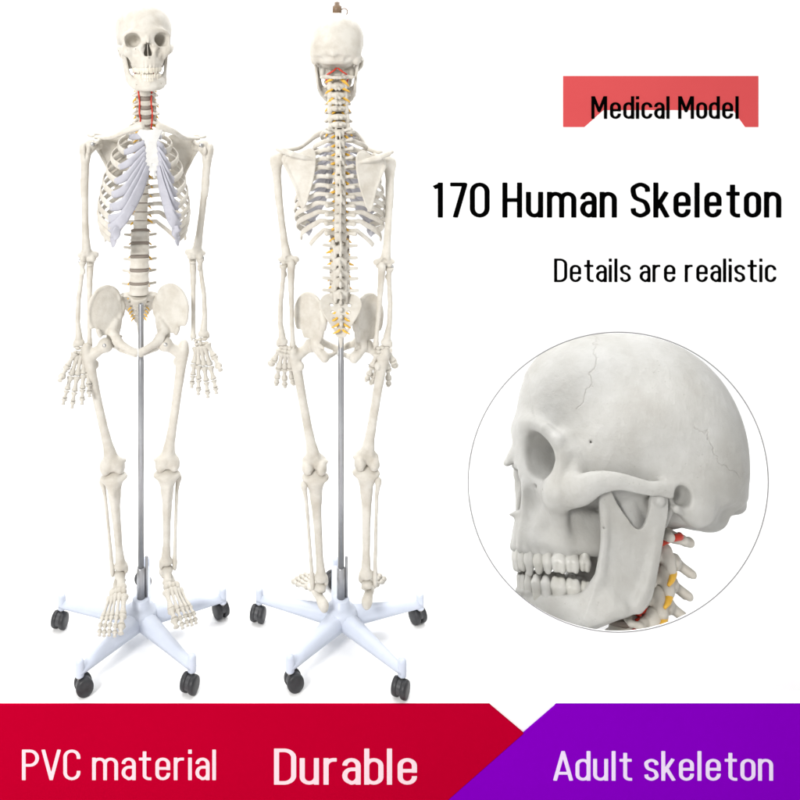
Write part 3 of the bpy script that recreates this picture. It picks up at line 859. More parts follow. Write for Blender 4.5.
def build_lumbar():
    v = Vol((-4.8, -2.4, -2.7), (4.8, 6.8, 2.5), 0.16, sym=True)
    v.path([(0, 0, -0.72), (0, 0, 0.72)], 2.25, 0, sq=(0.86, 1.18, 1.35))
    v.half(2, 1.32, 1, 0.2); v.half(2, -1.32, -1, 0.2)
    v.path([(3.0, 0, 0), (2.55, -1.3, 0), (0.9, -2.25, 0), (0, -2.3, 0)], 0.60, 0.8, 's')
    v.path([(1.3, 1.6, 0.5), (1.5, 2.7, 0.4), (0.9, 3.7, 0.1), (0, 4.1, 0)], [0.55, 0.55, 0.5, 0.5], 0.4)
    v.path([(0, 4.0, 0), (0, 6.0, -0.4)], [0.5, 0.62], 0.3, sq=(1.6, 1, 0.75))
    v.path([(1.4, 2.6, 0.4), (2.6, 3.0, 0.5), (4.1, 3.2, 0.7)], [0.5, 0.4, 0.36], 0.3, sq=(1, 1.2, 1))
    v.path([(1.6, 2.9, 0.5), (1.75, 3.2, 1.7)], [0.55, 0.5], 0.3)
    v.path([(1.3, 3.5, 0), (1.25, 3.9, -1.9)], [0.55, 0.45], 0.3)
    v.ell((0, 3.75, -0.2), (1.55, 0.6, 1.25), 0.4)
    v.noise(0.02, 1.2, 10)
    return v.mesh('lumbar_vertebra', 0.01, 2)

def build_thoracic():
    v = Vol((-3.9, -2.0, -3.4), (3.9, 6.6, 2.0), 0.14, sym=True)
    v.path([(0, 0, -0.5), (0, 0, 0.5)], 1.5, 0, sq=(0.95, 1.0, 1.2))
    v.half(2, 0.98, 1, 0.18); v.half(2, -0.98, -1, 0.18)
    v.path([(2.2, 0, 0), (1.75, -0.9, 0), (0.7, -1.6, 0), (0, -1.7, 0)], 0.28, 0.5, 's')
    v.path([(0.9, 1.1, 0.4), (1.1, 2.0, 0.35), (0.7, 2.7, 0), (0, 3.0, -0.1)], [0.42, 0.45, 0.42, 0.45], 0.35)
    v.path([(0, 2.9, -0.2), (0, 4.6, -1.5), (0, 5.4, -2.5)], [0.45, 0.36, 0.3], 0.3, sq=(1.4, 1, 0.8))
    v.path([(1.0, 2.1, 0.3), (2.1, 3.0, 0.55), (3.0, 3.5, 0.7)], [0.48, 0.4, 0.55], 0.3)
    v.path([(0.95, 2.3, 0.6), (1.0, 2.6, 1.3)], [0.4, 0.32], 0.25)
    v.path([(0.9, 2.7, -0.2), (0.9, 2.9, -1.2)], [0.4, 0.32], 0.25)
    v.ell((0, 2.75, -0.35), (1.25, 0.5, 1.05), 0.4)
    v.noise(0.02, 1.2, 11)
    return v.mesh('thoracic_vertebra', 0.01, 2)

def build_cervical(h=0.11):
    v = Vol((-3.2, -1.5, -1.7), (3.2, 5.0, 1.5), h, sym=True)
    v.path([(0, 0, -0.25), (0, 0, 0.25)], 0.95, 0, sq=(0.75, 1.05, 1.25))
    v.half(2, 0.62, 1, 0.15); v.half(2, -0.62, -1, 0.15)
    v.path([(0.95, 0.1, 0.35), (1.1, 0.2, 0.75)], [0.3, 0.2], 0.25)
    v.path([(0.9, -0.2, 0), (1.7, -0.45, -0.25), (2.2, -0.35, -0.45)], [0.36, 0.28, 0.24], 0.25)
    v.path([(2.2, -0.35, -0.45), (2.55, 0.2, -0.45)], 0.22, 0.2)
    v.path([(1.5, 0.9, 0), (2.1, 0.5, -0.2), (2.5, 0.2, -0.45)], [0.36, 0.3, 0.26], 0.25)
    v.path([(0.9, 0.7, 0), (1.55, 1.3, 0)], [0.36, 0.45], 0.25)
    v.path([(1.6, 1.2, 0.55), (1.65, 1.6, -0.65)], [0.52, 0.5], 0.3)
    v.path([(1.4, 1.6, 0), (0.7, 2.3, 0), (0, 2.5, 0)], [0.4, 0.36, 0.38], 0.3, sq=(1, 1.3, 0.75))
    v.path([(0, 2.4, 0), (0.1, 3.1, -0.3), (0.36, 3.6, -0.5)], [0.42, 0.36, 0.34], 0.3)
    v.path([(1.55, 0.35, -1), (1.55, 0.35, 1)], 0.24, 0.12, 's')
    v.ell((0, 2.25, -0.1), (1.5, 0.42, 0.62), 0.3)
    v.noise(0.02, 1.6, 12)
    return v.mesh('cervical_vertebra', 0.01, 2)

def build_atlas(h=0.11):
    v = Vol((-4.0, -2.2, -1.5), (4.0, 4.2, 1.5), h, sym=True)
    ring = [(0, -1.2, 0), (0.9, -1.0, 0), (1.6, -0.3, 0), (1.9, 0.9, 0), (1.4, 2.2, 0), (0.6, 2.9, 0), (0, 3.0, 0)]
    v.path(ring, [0.4, 0.38, 0.6, 0.5, 0.36, 0.36, 0.42], 0, inner=0.2)
    v.ell((1.75, 0.3, 0), (0.75, 1.05, 0.9), 0.3)
    v.path([(1.9, 0.5, 0), (3.3, 0.8, -0.15)], [0.5, 0.42], 0.3)
    v.noise(0.02, 1.6, 13)
    return v.mesh('atlas_vertebra', 0.01, 2)

def build_sternum():
    v = Vol((-3.6, -1.6, -14.6), (3.6, 1.6, 1.0), 0.16, sym=True)
    man = [(-6, 0.1), (0.8, 0.15), (2.2, 0.7), (3.0, -0.2), (2.3, -1.3), (1.55, -2.9), (-6, -2.9)]
    v.plate(man, 1, lambda x, y, z: -0.1 * z * 0.4 + 0.03 * x * x, lambda x, y, z: 0.38, 0, rnd=0.12)
    body = [(-6, -2.9), (1.35, -2.9), (1.2, -4.2), (1.5, -5.6), (1.35, -6.8), (1.75, -8.2), (1.55, -9.6), (0.8, -10.6), (-6, -10.7)]
    v.plate(body, 1, lambda x, y, z: -0.04 * z, lambda x, y, z: 0.34, 0.15, rnd=0.12)
    v.path([(0, 0.42, -10.4), (0, 0.3, -12.4)], [0.6, 0.3], 0.4, sq=(0.9, 1.6, 1))
    v.path([(-1, 0.3, -9.0), (0.0, -1.0, -9.1)], 0.01, 0.05, 's')
    v.path([(0, -1, -9.0), (0, 2, -9.0)], 0.24, 0.1, 's')
    v.noise(0.02, 1.0, 14)
    return v.mesh('sternum', 0.01, 2)

def build_clavicle():
    P = catmull([(0, 0, 0), (0.035, -0.016, -0.003), (0.075, -0.006, -0.009), (0.11, 0.016, -0.006), (0.145, 0.018, 0.004)], 6)
    return sweep('clavicle', P, [0.0125, 0.0095, 0.008, 0.008, 0.0095, 0.011], [0.0125, 0.0095, 0.0075, 0.007, 0.0065, 0.006], seg=14)

def build_digit():
    """a small finger bone, one unit long, hanging from its joint"""
    prof = [(0.0, 0.02), (0.10, 0.01), (0.155, -0.04), (0.16, -0.10), (0.125, -0.19), (0.088, -0.32), (0.075, -0.5), (0.085, -0.68), (0.115, -0.82), (0.135, -0.91), (0.11, -0.98), (0.0, -1.0)]
    return lathe('finger_bone', prof, 12)

def build_tip():
    prof = [(0.0, 0.02), (0.12, 0.01), (0.18, -0.06), (0.15, -0.18), (0.09, -0.4), (0.075, -0.6), (0.11, -0.8), (0.12, -0.9), (0.07, -0.98), (0.0, -1.0)]
    return lathe('finger_tip_bone', prof, 12)

def build_carpals():
    v = Vol((-3.0, -1.4, -3.8), (3.0, 1.4, 0.6), 0.13)
    for c, r in [((1.2, 0, -0.6), (0.85, 0.7, 0.6)), ((0.0, 0, -0.5), (0.7, 0.7, 0.6)), ((-1.1, 0, -0.7), (0.65, 0.65, 0.55)), ((-1.2, -0.7, -0.9), (0.45, 0.45, 0.45)),
                 ((1.6, -0.1, -1.75), (0.6, 0.6, 0.55)), ((0.85, 0, -1.85), (0.5, 0.6, 0.55)), ((0.05, 0, -1.75), (0.6, 0.75, 0.8)), ((-1.0, 0, -1.8), (0.7, 0.7, 0.65))]:
        v.ell(c, r, 0.06)
    v.noise(0.03, 1.6, 15)
    return v.mesh('carpal_bones', 0.01, 1)

def build_tarsals():
    v = Vol((-3.4, -7.6, -4.6), (3.6, 3.2, 1.6), 0.16)
    v.ell((0, 0.2, -0.6), (1.7, 2.1, 1.3), 0)
    v.path([(-0.3, -1.4, -1.0), (-0.6, -2.8, -1.5)], [1.1, 1.2], 0.4)
    v.ell((-0.8, -3.6, -1.7), (1.5, 0.85, 1.15), 0.08)
    v.ell((-1.5, -5.0, -2.1), (0.8, 1.0, 1.1), 0.08)
    v.ell((-0.35, -4.8, -1.9), (0.65, 0.85, 0.9), 0.08)
    v.ell((0.6, -4.8, -2.1), (0.7, 0.9, 0.9), 0.08)
    v.ell((1.7, -4.3, -2.7), (1.0, 1.5, 0.95), 0.08)
    v.noise(0.03, 1.0, 16)
    return v.mesh('tarsal_bones', 0.01, 1)

def build_calcaneus():
    v = Vol((-2.2, -3.9, -6.2), (3.2, 5.6, 0.2), 0.17)
    v.path([(0.9, -2.6, -3.0), (0.5, 0.4, -3.0), (0.2, 3.6, -3.7)], [1.05, 1.25, 1.5], 0)
    v.ell((0.1, 4.0, -4.0), (1.35, 1.2, 1.7), 0.5)
    v.path([(-0.8, -0.3, -2.2), (-1.3, -0.5, -2.1)], 0.5, 0.5)
    v.noise(0.03, 0.8, 17)
    return v.mesh('calcaneus', 0.01, 2)

BONE = {}
def build_bones():
    for k in ('incisor', 'canine', 'premolar', 'molar'):
        TOOTH[k] = build_tooth(k)
    BONE.update(femur=build_femur(), tibia=build_tibia(), fibula=build_fibula(), humerus=build_humerus(), ulna=build_ulna(), radius=build_radius(),
                scapula=build_scapula(), hip=build_hip(), sacrum=build_sacrum(), lumbar=build_lumbar(), thoracic=build_thoracic(), cervical=build_cervical(), atlas=build_atlas(),
                sternum=build_sternum(), clavicle=build_clavicle(), digit=build_digit(), tip=build_tip(), carpals=build_carpals(), tarsals=build_tarsals(), calcaneus=build_calcaneus())
    disc = lathe('disc', [(0.0, 0.5), (0.9, 0.5), (1.0, 0.2), (1.0, -0.2), (0.9, -0.5), (0.0, -0.5)], 24)
    BONE['disc'] = disc
    BONE['screw'] = lathe('screw', [(0, 0.0215), (0.005, 0.0215), (0.006, 0.020), (0.006, 0.0)], 12)
    P = catmull([(0.010, 0.018, 0.002), (0.020, 0.020, -0.003), (0.030, 0.016, -0.010), (0.036, 0.010, -0.016)], 4)
    BONE['nerve'] = sweep('nerve_root', P, [0.0042, 0.0050, 0.0034, 0.0016], [0.0042, 0.0046, 0.0030, 0.0016], seg=8)
    BONE['cranium'] = build_cranium(0.13).mesh('cranium', 0.01, 4)
    BONE['mandible'] = build_mandible(0.12).mesh('mandible', 0.01, 3)
# ------------------------------------------------------------------ laying out a skeleton
DEP, FOC = 2.351, 823.0      # viewing distance the proportions were measured at (m), focal length in photo pixels

def set_mat(o, Mx):
    o.matrix_basis = Mx
    return o

def bone_frame(A, B, side, s=1.0, w=None, roll=0.0):
    """matrix that hangs a bone from A towards B; side mirrors it"""
    A, B = Vector(A), Vector(B)
    Z = (A - B).normalized()
    X = Vector((math.cos(roll), math.sin(roll), 0))
    X = (X - Z * X.dot(Z)).normalized()
    Y = Z.cross(X)
    w = s if w is None else w
    m = Matrix.Identity(4)
    for i in range(3):
        m[i][0] = X[i] * side * w
        m[i][1] = Y[i] * w
        m[i][2] = Z[i] * s
        m[i][3] = A[i]
    return m

def part(name, me, mat, parent, Mx):
    o = obj(name, me, mat, parent)
    o.matrix_basis = Mx
    return o

def loc_rot(loc, rot=(0, 0, 0), sc=1.0):
    s = sc if hasattr(sc, '__len__') else (sc, sc, sc)
    return Matrix.Translation(Vector(loc)) @ Euler(rot).to_matrix().to_4x4() @ Matrix.Diagonal((*s, 1))

def digit_chain(parent, mat, start, dirs, lens, width, names):
    p = Vector(start)
    for i, (d, l) in enumerate(zip(dirs, lens)):
        d = Vector(d).normalized()
        q = p + d * l
        part(names[i], BONE['tip'] if i == len(lens) - 1 else BONE['digit'], mat, parent, bone_frame(p, q, 1, l, width[i]))
        p = q + d * 0.0016

def skull_parts(root, mat, toothmat, Mx, cran, mand):
    c = part('cranium', cran, mat, root, Mx)
    m = part('mandible', mand, mat, c, Matrix.Identity(4))
    place_teeth(c, 0, toothmat)
    place_teeth(c, 1, toothmat)
    return c

def build_skeleton(label, s, px0, po, loc, yaw):
    root = empty('anatomical_skeleton', loc, (0, 0, yaw))
    tag(root, label, 'skeleton', 'life size skeleton models on rolling stands')
    bm = M['bone']
    def P(px, py, y=0.0):
        d = DEP + s * y
        return Vector((s * (px - px0) * d / FOC, y, 1.6 - (py - 80) * d / FOC))
    # ---- spine
    cs = []
    def row(a, b, ya, n):
        for i in range(n):
            t = i / (n - 1)
            yy = ya[0] + (ya[1] - ya[0]) * min(t * 2, 1) if t < 0.5 else ya[1] + (ya[2] - ya[1]) * (t - 0.5) * 2
            cs.append(P(a[0] + (b[0] - a[0]) * t, a[1] + (b[1] - a[1]) * t, yy))
    row(po['c1'], po['c7'], (0.022, 0.012, 0.034), 7)
    row(po['t1'], po['t12'], (0.044, 0.066, 0.048), 12)
    row(po['l1'], po['l5'], (0.040, 0.024, 0.026), 5)
    n = len(cs)
    for i, c in enumerate(cs):
        a, b = cs[max(i - 1, 0)], cs[min(i + 1, n - 1)]
        z = (a - b).normalized()
        pitch = math.atan2(-z.y, z.z)
        if i == 0: me, sc = BONE['atlas'], 1.3
        elif i < 7: me, sc = BONE['cervical'], 1.28 + 0.03 * i
        elif i < 19: me, sc = BONE['thoracic'], 1.0 + 0.025 * (i - 7)
        else: me, sc = BONE['lumbar'], 1.10 + 0.015 * (i - 19)
        j = random.uniform(-0.03, 0.03)
        Mx = loc_rot(c, (pitch * 0.9, 0, j), (sc, sc, sc))
        v = part('vertebra', me, bm, root, Mx)
        half = [0.5, 0.62, 0.98, 1.32][0 if i == 0 else 1 if i < 7 else 2 if i < 19 else 3] * sc * 0.01
        if i > 1:
            ph = [0.5, 0.62, 0.98, 1.32][1 if i - 1 < 7 else 2 if i - 1 < 19 else 3] * 0.01 * (1.28 + 0.03 * (i - 1) if i - 1 < 7 else 1.0 + 0.025 * (i - 8) if i - 1 < 19 else 1.10)
            p = cs[i - 1]
            gap = max((p - c).length - half - ph, 0.002) + 0.0025
            mid = c + (p - c).normalized() * (half + gap / 2 - 0.0015)
            rx, ry = ((0.0118, 0.0086) if i < 7 else (0.0142, 0.0142) if i < 19 else (0.0250, 0.0182))
            part('disc', BONE['disc'], M['disc'], root, loc_rot(mid, (pitch, 0, 0), (rx * sc, ry * sc, gap)))
        for sd in (-1, 1):
            k = (0.95 if i < 7 else 0.85 if i < 19 else 0.95) * (1 + random.uniform(-0.1, 0.1))
            off = Vector((0, 0.004 if i < 7 else 0.002, -half * 0.95))
            part('nerve_root', BONE['nerve'], M['nerve'], v, Mx.inverted() @ loc_rot(c + off, (pitch, random.uniform(-0.2, 0.2), sd * random.uniform(-0.15, 0.15)), (sd * k, k, k)))
    # red arteries up the neck
    for sd in (-1, 1):
        pts = [cs[i] + Vector((sd * (0.0165 + 0.002 * (i % 2)), -0.0085, 0)) for i in (7, 6, 5, 4, 3)] + [cs[2] + Vector((sd * 0.021, 0.004, 0)), cs[1] + Vector((sd * 0.026, 0.006, 0)), cs[0] + Vector((sd * 0.030, 0.008, 0.0)), cs[0] + Vector((sd * 0.014, 0.034, 0.012)), cs[0] + Vector((sd * 0.002, 0.026, 0.022))]
        part('artery', sweep('artery', catmull(pts, 5), 0.0024, 0.0024, seg=8), M['artery'], root, Matrix.Identity(4))
    # ---- skull
    hp = P(*po['head'])
    hs = po.get('head_size', 1.04)
    sk = skull_parts(root, bm, M['tooth_cream'], loc_rot(hp, (R(po['head_pitch']), R(po['head_roll']), R(po['head_yaw'])), (1.08 * hs, 1.06 * hs, 1.06 * hs)), BONE['cranium'], BONE['mandible'])
    if po.get('hook'):
        k = lathe('hook_stem', [(0, 0.118), (0.0085, 0.118), (0.0085, 0.126), (0.012, 0.127), (0.012, 0.145), (0.007, 0.148), (0.007, 0.156), (0, 0.157)], 14)
        h = part('hanging_hook', k, M['bronze'], sk, loc_rot((0, 0.005, -0.004)))
        P2 = [Vector((-0.012 + 0.009 * math.cos(a), 0, 0.130 + 0.009 * math.sin(a))) for a in [math.pi * 2 * i / 20 for i in range(21)]]
        rg = sweep('ring', P2, 0.0016, 0.0016, up=(0, 1, 0), seg=8, cap=False)
        part('hanging_ring', rg, M['bronze'], sk, loc_rot((-0.006, 0.005, -0.004)))
    # ---- rib cage
    T = cs[7:19]
    st = P(po['sternum'][0], po['sternum'][1], -0.072)
    part('sternum', BONE['sternum'], M['sternum'], root, loc_rot(st, (R(-11), R(po['st_tilt']), R(2)), (1.16, 1.0, 1.04)))
    Wd = [0.056, 0.079, 0.098, 0.111, 0.121, 0.128, 0.133, 0.135, 0.133, 0.128, 0.118, 0.098]
    yf = [-0.045, -0.075, -0.092, -0.102, -0.108, -0.112, -0.112, -0.108, -0.100, -0.088, -0.08, -0.05]
    dr = [0.028, 0.043, 0.056, 0.068, 0.078, 0.086, 0.092, 0.092, 0.086, 0.078, 0.062, 0.046]
    te = [128, 134, 136, 136, 136, 136, 136, 136, 136, 132, 96, 66]
    prev = {}
    for i in range(12):
        t = T[i]
        yb = t.y + (0.030 if i > 0 else 0.022)
        yc, D = (yb + yf[i]) / 2, (yb - yf[i]) / 2
        for sd in (-1, 1):
            pts = [t + Vector((sd * 0.013, 0.012, 0.007)), t + Vector((sd * 0.030, 0.024, 0.006))]
            th0 = 26 if i > 0 else 45
            m = 9
            for k in range(m + 1):
                th = R(th0 + (te[i] - th0) * k / m)
                f = k / m
                x = t.x * (1 - f) + po['cage'] * f + sd * Wd[i] * 0.96 * math.sin(th) ** 0.9
                pts.append(Vector((x, yc + D * math.cos(th), t.z + 0.007 - dr[i] * f ** 0.92)))
            cv = catmull(pts, 4)
            wv = (0.0052 if i in (0, 11) else 0.0066)
            rib = sweep('rib', cv, [0.0036, 0.0040, 0.0034, 0.0030, 0.0030, 0.0034, 0.0040], [0.0046, wv * 1.0, wv * 1.15, wv * 1.15, wv * 1.25, wv * 1.35, wv * 1.45], up=lambda q, sd=sd: Vector((sd * -0.25 * (1 - q), 0.35 * (1 - q), 1)), seg=10)
            part('rib', rib, bm, root, Matrix.Identity(4))
            if i >= 10:
                continue
            e = pts[-1]
            tn = (pts[-1] - pts[-2]).normalized()
            if i < 7:
                zz = [-0.013, -0.030, -0.045, -0.059, -0.073, -0.086, -0.096][i]
                tgt = st + Vector((-math.sin(R(po['st_tilt'])) * -zz + sd * [0.024, 0.0165, 0.0155, 0.0155, 0.017, 0.017, 0.012][i], -0.004 + 0.19 * zz + 0.004, zz))
                dip = [0.0, 0.002, 0.006, 0.012, 0.020, 0.030, 0.040][i]
                q1 = e.lerp(tgt, 0.36) + Vector((0, -0.012, -dip))
                q2 = e.lerp(tgt, 0.72) + Vector((0, -0.008, -dip * 0.75))
                ctr = [e - tn * 0.012, e, q1, q2, tgt]
            else:
                pv = prev[sd]
                q1 = e.lerp(pv, 0.45) + Vector((0, -0.008, -0.010))
                ctr = [e - tn * 0.012, e, q1, pv]
            cc = catmull(ctr, 5)
            wide = [0.0075, 0.0085, 0.0090, 0.0098, 0.0108, 0.0120, 0.0130, 0.0125, 0.0115, 0.0095][i]
            car = sweep('costal_cartilage', cc, [0.0034, 0.0036, 0.0028, 0.0024, 0.0024], [wide * 0.7, wide * 1.02, wide * 1.26, wide * 1.3, wide * 0.85], up=lambda q: Vector((0, -0.2, 1)), seg=10)
            part('costal_cartilage', car, M['cartilage'], root, Matrix.Identity(4))
            prev[sd] = cc[int(len(cc) * (0.62 if i < 9 else 0.6))] + Vector((0, 0, -0.008))
    # ---- pelvis
    part('sacrum', BONE['sacrum'], bm, root, loc_rot(P(po['sac'][0], po['sac'][1], 0.030), (R(21), 0, 0), (1.04, 0.98, 0.98)))
    for sd in (-1, 1):
        for k in range(4):
            zc = P(po['sac'][0], po['sac'][1], 0.03) + Vector((sd * (0.023 - 0.003 * k), 0.022 + 0.011 * k, -0.028 - 0.013 * k))
            part('nerve_root', BONE['nerve'], M['nerve'], root, loc_rot(zc + Vector((-sd * 0.010, -0.022, 0)), (R(-10), 0, sd * -0.5), (sd * 0.5, 0.5, 0.5)))
            part('nerve_root', BONE['nerve'], M['nerve'], root, loc_rot(zc + Vector((-sd * 0.012, 0.012, 0)), (R(-10), 0, sd * 0.4), (sd * 0.7, 0.7, 0.7)))
        part('hip_bone', BONE['hip'], bm, root, loc_rot(P(po['pub'][0], po['pub'][1], -0.035) + Vector((-sd * 0.0015, 0, 0)), (0, 0, 0), (sd * po.get('hipw', 1.0), 1, 1)))
    part('pubic_disc', BONE['disc'], M['sternum'], root, loc_rot(P(po['pub'][0], po['pub'][1], -0.049) + Vector((0, 0, -0.006)), (0, R(90), 0), (0.012, 0.010, 0.007)))
    # ---- arms
    for sd in (-1, 1):
        A = P(*po['sh'][sd]); E = P(*po['el'][sd]); W = P(*po['wr'][sd])
        part('scapula', BONE['scapula'], bm, root, loc_rot(A + Vector((-sd * 0.010, 0.022, 0.002)), (R(4), R(sd * -2), R(sd * po['scap_yaw'][sd])), (sd * po.get('scw', 1.0), 1, 0.88)))
        m0 = st + Vector((sd * 0.020, 0.006, 0.014))
        m1 = A + Vector((-sd * 0.004, 0.012, 0.018))
        d = m1 - m0
        X = d.normalized(); Z = (Vector((0, 0, 1)) - X * X.z).normalized(); Y = Z.cross(X)
        mm = Matrix.Identity(4)
        f = d.length / 0.155
        for i in range(3):
            mm[i][0] = X[i] * f; mm[i][1] = Y[i] * sd; mm[i][2] = Z[i]; mm[i][3] = m0[i]
        part('clavicle', BONE['clavicle'], bm, root, mm)
        part('humerus', BONE['humerus'], bm, root, bone_frame(A, E, sd, (E - A).length / 0.304, 1.0, roll=sd * R(-8)))
        part('ulna', BONE['ulna'], bm, root, bone_frame(E, W, sd, (W - E).length / 0.241, 1.2))
        part('radius', BONE['radius'], bm, root, bone_frame(E, W, sd, (W - E).length / 0.241, 1.2))
        dn = (W - E).normalized()
        part('joint_screw', BONE['screw'], M['wire'], root, loc_rot(E + Vector((sd * 0.0065, -0.004, -0.001)), (0, R(90 * sd), 0), 0.9))
        part('joint_pin', BONE['screw'], M['wire'], root, loc_rot(A + Vector((-sd * 0.016, -0.004, 0.006)), (R(80), 0, 0), 0.95))
        Hd = W + dn * 0.052 + Vector((sd * po['hand_out'][sd], -0.010, 0))
        hm = bone_frame(W - dn * 0.007, Hd, sd, 0.97, 1.08, roll=sd * R(-10))
        hand = part('hand', BONE['carpals'], bm, root, hm)
        spread = [(0.36, 0.35), (0.15, 0.1), (0.03, 0.12), (-0.10, 0.14), (-0.22, 0.12)]
        bx = [0.0175, 0.0095, 0.0010, -0.0070, -0.0130]
        ln = [[0.043, 0.030, 0.022], [0.062, 0.039, 0.023, 0.017], [0.060, 0.043, 0.027, 0.018], [0.054, 0.040, 0.025, 0.018], [0.049, 0.032, 0.018, 0.016]]
        rg = random.Random(11 + sd + int(s))
        for f in range(5):
            sp, cu = spread[f]
            k = len(ln[f])
            dirs = []
            for q in range(k):
                b = cu * q * (0.9 + rg.random() * 0.4) + 0.05
                dirs.append((math.sin(sp) * (1 - 0.12 * q), -math.sin(b), -math.cos(b) * math.cos(sp)))
            names = ['metacarpal_bone'] + ['finger_bone'] * (k - 1)
            digit_chain(hand, bm, (bx[f], -0.002 if f else -0.006, -0.0245 if f else -0.020), dirs, [q * 0.96 for q in ln[f]], [0.068, 0.064, 0.054, 0.046] if f else [0.070, 0.066, 0.058], names)
        wp = [Vector((0.052, -0.010, -0.064)), Vector((0.02, -0.011, -0.076)), Vector((0.0, -0.011, -0.080)), Vector((-0.020, -0.010, -0.076)), Vector((-0.036, -0.009, -0.066))]
        part('knuckle_wire', sweep('wire', catmull(wp, 4), 0.0011, 0.0011, seg=6), M['wire'], hand, Matrix.Identity(4))
    # ---- legs
    for sd in (-1, 1):
        H = P(*po['hp'][sd]); K = P(*po['kn'][sd]); A = P(*po['an'][sd])
        kx = K - Vector((sd * 0.0085, 0, 0))
        part('femur', BONE['femur'], bm, root, bone_frame(H, kx, sd, (kx - H).length / 0.357, 1.1))
        part('tibia', BONE['tibia'], bm, root, bone_frame(K, A, sd, (A - K).length / 0.267, 1.12))
        part('fibula', BONE['fibula'], bm, root, bone_frame(K, A, sd, (A - K).length / 0.267, 1.08))
        part('joint_screw', BONE['screw'], M['wire'], root, loc_rot(K + Vector((sd * 0.018, 0, 0.012)), (0, R(90 * sd), 0), 0.7))
        part('hip_screw', BONE['screw'], M['wire'], root, loc_rot(H, (R(75), R(sd * 18), 0), 1))
        fm = loc_rot(A + Vector((0, 0, -0.006)), (R(po['foot_pitch']), 0, sd * R(po['foot_out'][sd])), (sd * 1.0, 1.0, 1.0))
        foot = part('foot', BONE['tarsals'], bm, root, fm)
        part('heel_bone', BONE['calcaneus'], bm, foot, Matrix.Identity(4))
        by = [(-0.017, -0.060, -0.024), (-0.004, -0.057, -0.021), (0.006, -0.057, -0.022), (0.015, -0.058, -0.027), (0.024, -0.055, -0.031)]
        ml = [0.055, 0.066, 0.063, 0.060, 0.058]
        for f in range(5):
            an = [0.02, 0.04, 0.09, 0.14, 0.19][f] * 1.3
            d0 = (math.sin(an), -math.cos(an), -0.30 if f else -0.36)
            d1 = (math.sin(an) * 0.7, -1, -0.12)
            d2 = (0.0, -1, -0.40)
            ln2 = [ml[f], 0.030, 0.022] if f == 0 else [ml[f], 0.026 - 0.001 * f, 0.014, 0.012]
            wd = [0.082, 0.076, 0.07] if f == 0 else [0.052, 0.048, 0.046, 0.044]
            digit_chain(foot, bm, by[f], [d0, d1, d2, d2], ln2, wd, ['metatarsal_bone'] + ['toe_bone'] * 3)
    return root
# ------------------------------------------------------------------ set pieces
def bevel_box(name, lo, hi, mat, parent=None, bev=0.004, seg=2):
    bm = bmesh.new()
    bmesh.ops.create_cube(bm, size=1)
    for v in bm.verts:
        v.co = Vector([(lo[i] + hi[i]) / 2 + v.co[i] * (hi[i] - lo[i]) for i in range(3)])
    if bev:
        bmesh.ops.bevel(bm, geom=bm.edges[:], offset=bev, segments=seg, profile=0.5, affect='EDGES')
    me = bpy.data.meshes.new(name); bm.to_mesh(me); bm.free()
    return obj(name, me, mat, parent)

def extrude_outline(name, pts, y0, y1, mat, parent=None):
    """flat outline in the x-z plane, y0 front, y1 back"""
    bm = bmesh.new()
    f = [bm.verts.new((x, y0, z)) for x, z in pts]
    b = [bm.verts.new((x, y1, z)) for x, z in pts]
    bm.faces.new(f); bm.faces.new(b[::-1])
    n = len(pts)
    for i in range(n):
        bm.faces.new((f[i], b[i], b[(i + 1) % n], f[(i + 1) % n]))
    bmesh.ops.recalc_face_normals(bm, faces=bm.faces[:])
    me = bpy.data.meshes.new(name); bm.to_mesh(me); bm.free()
    return obj(name, me, mat, parent)

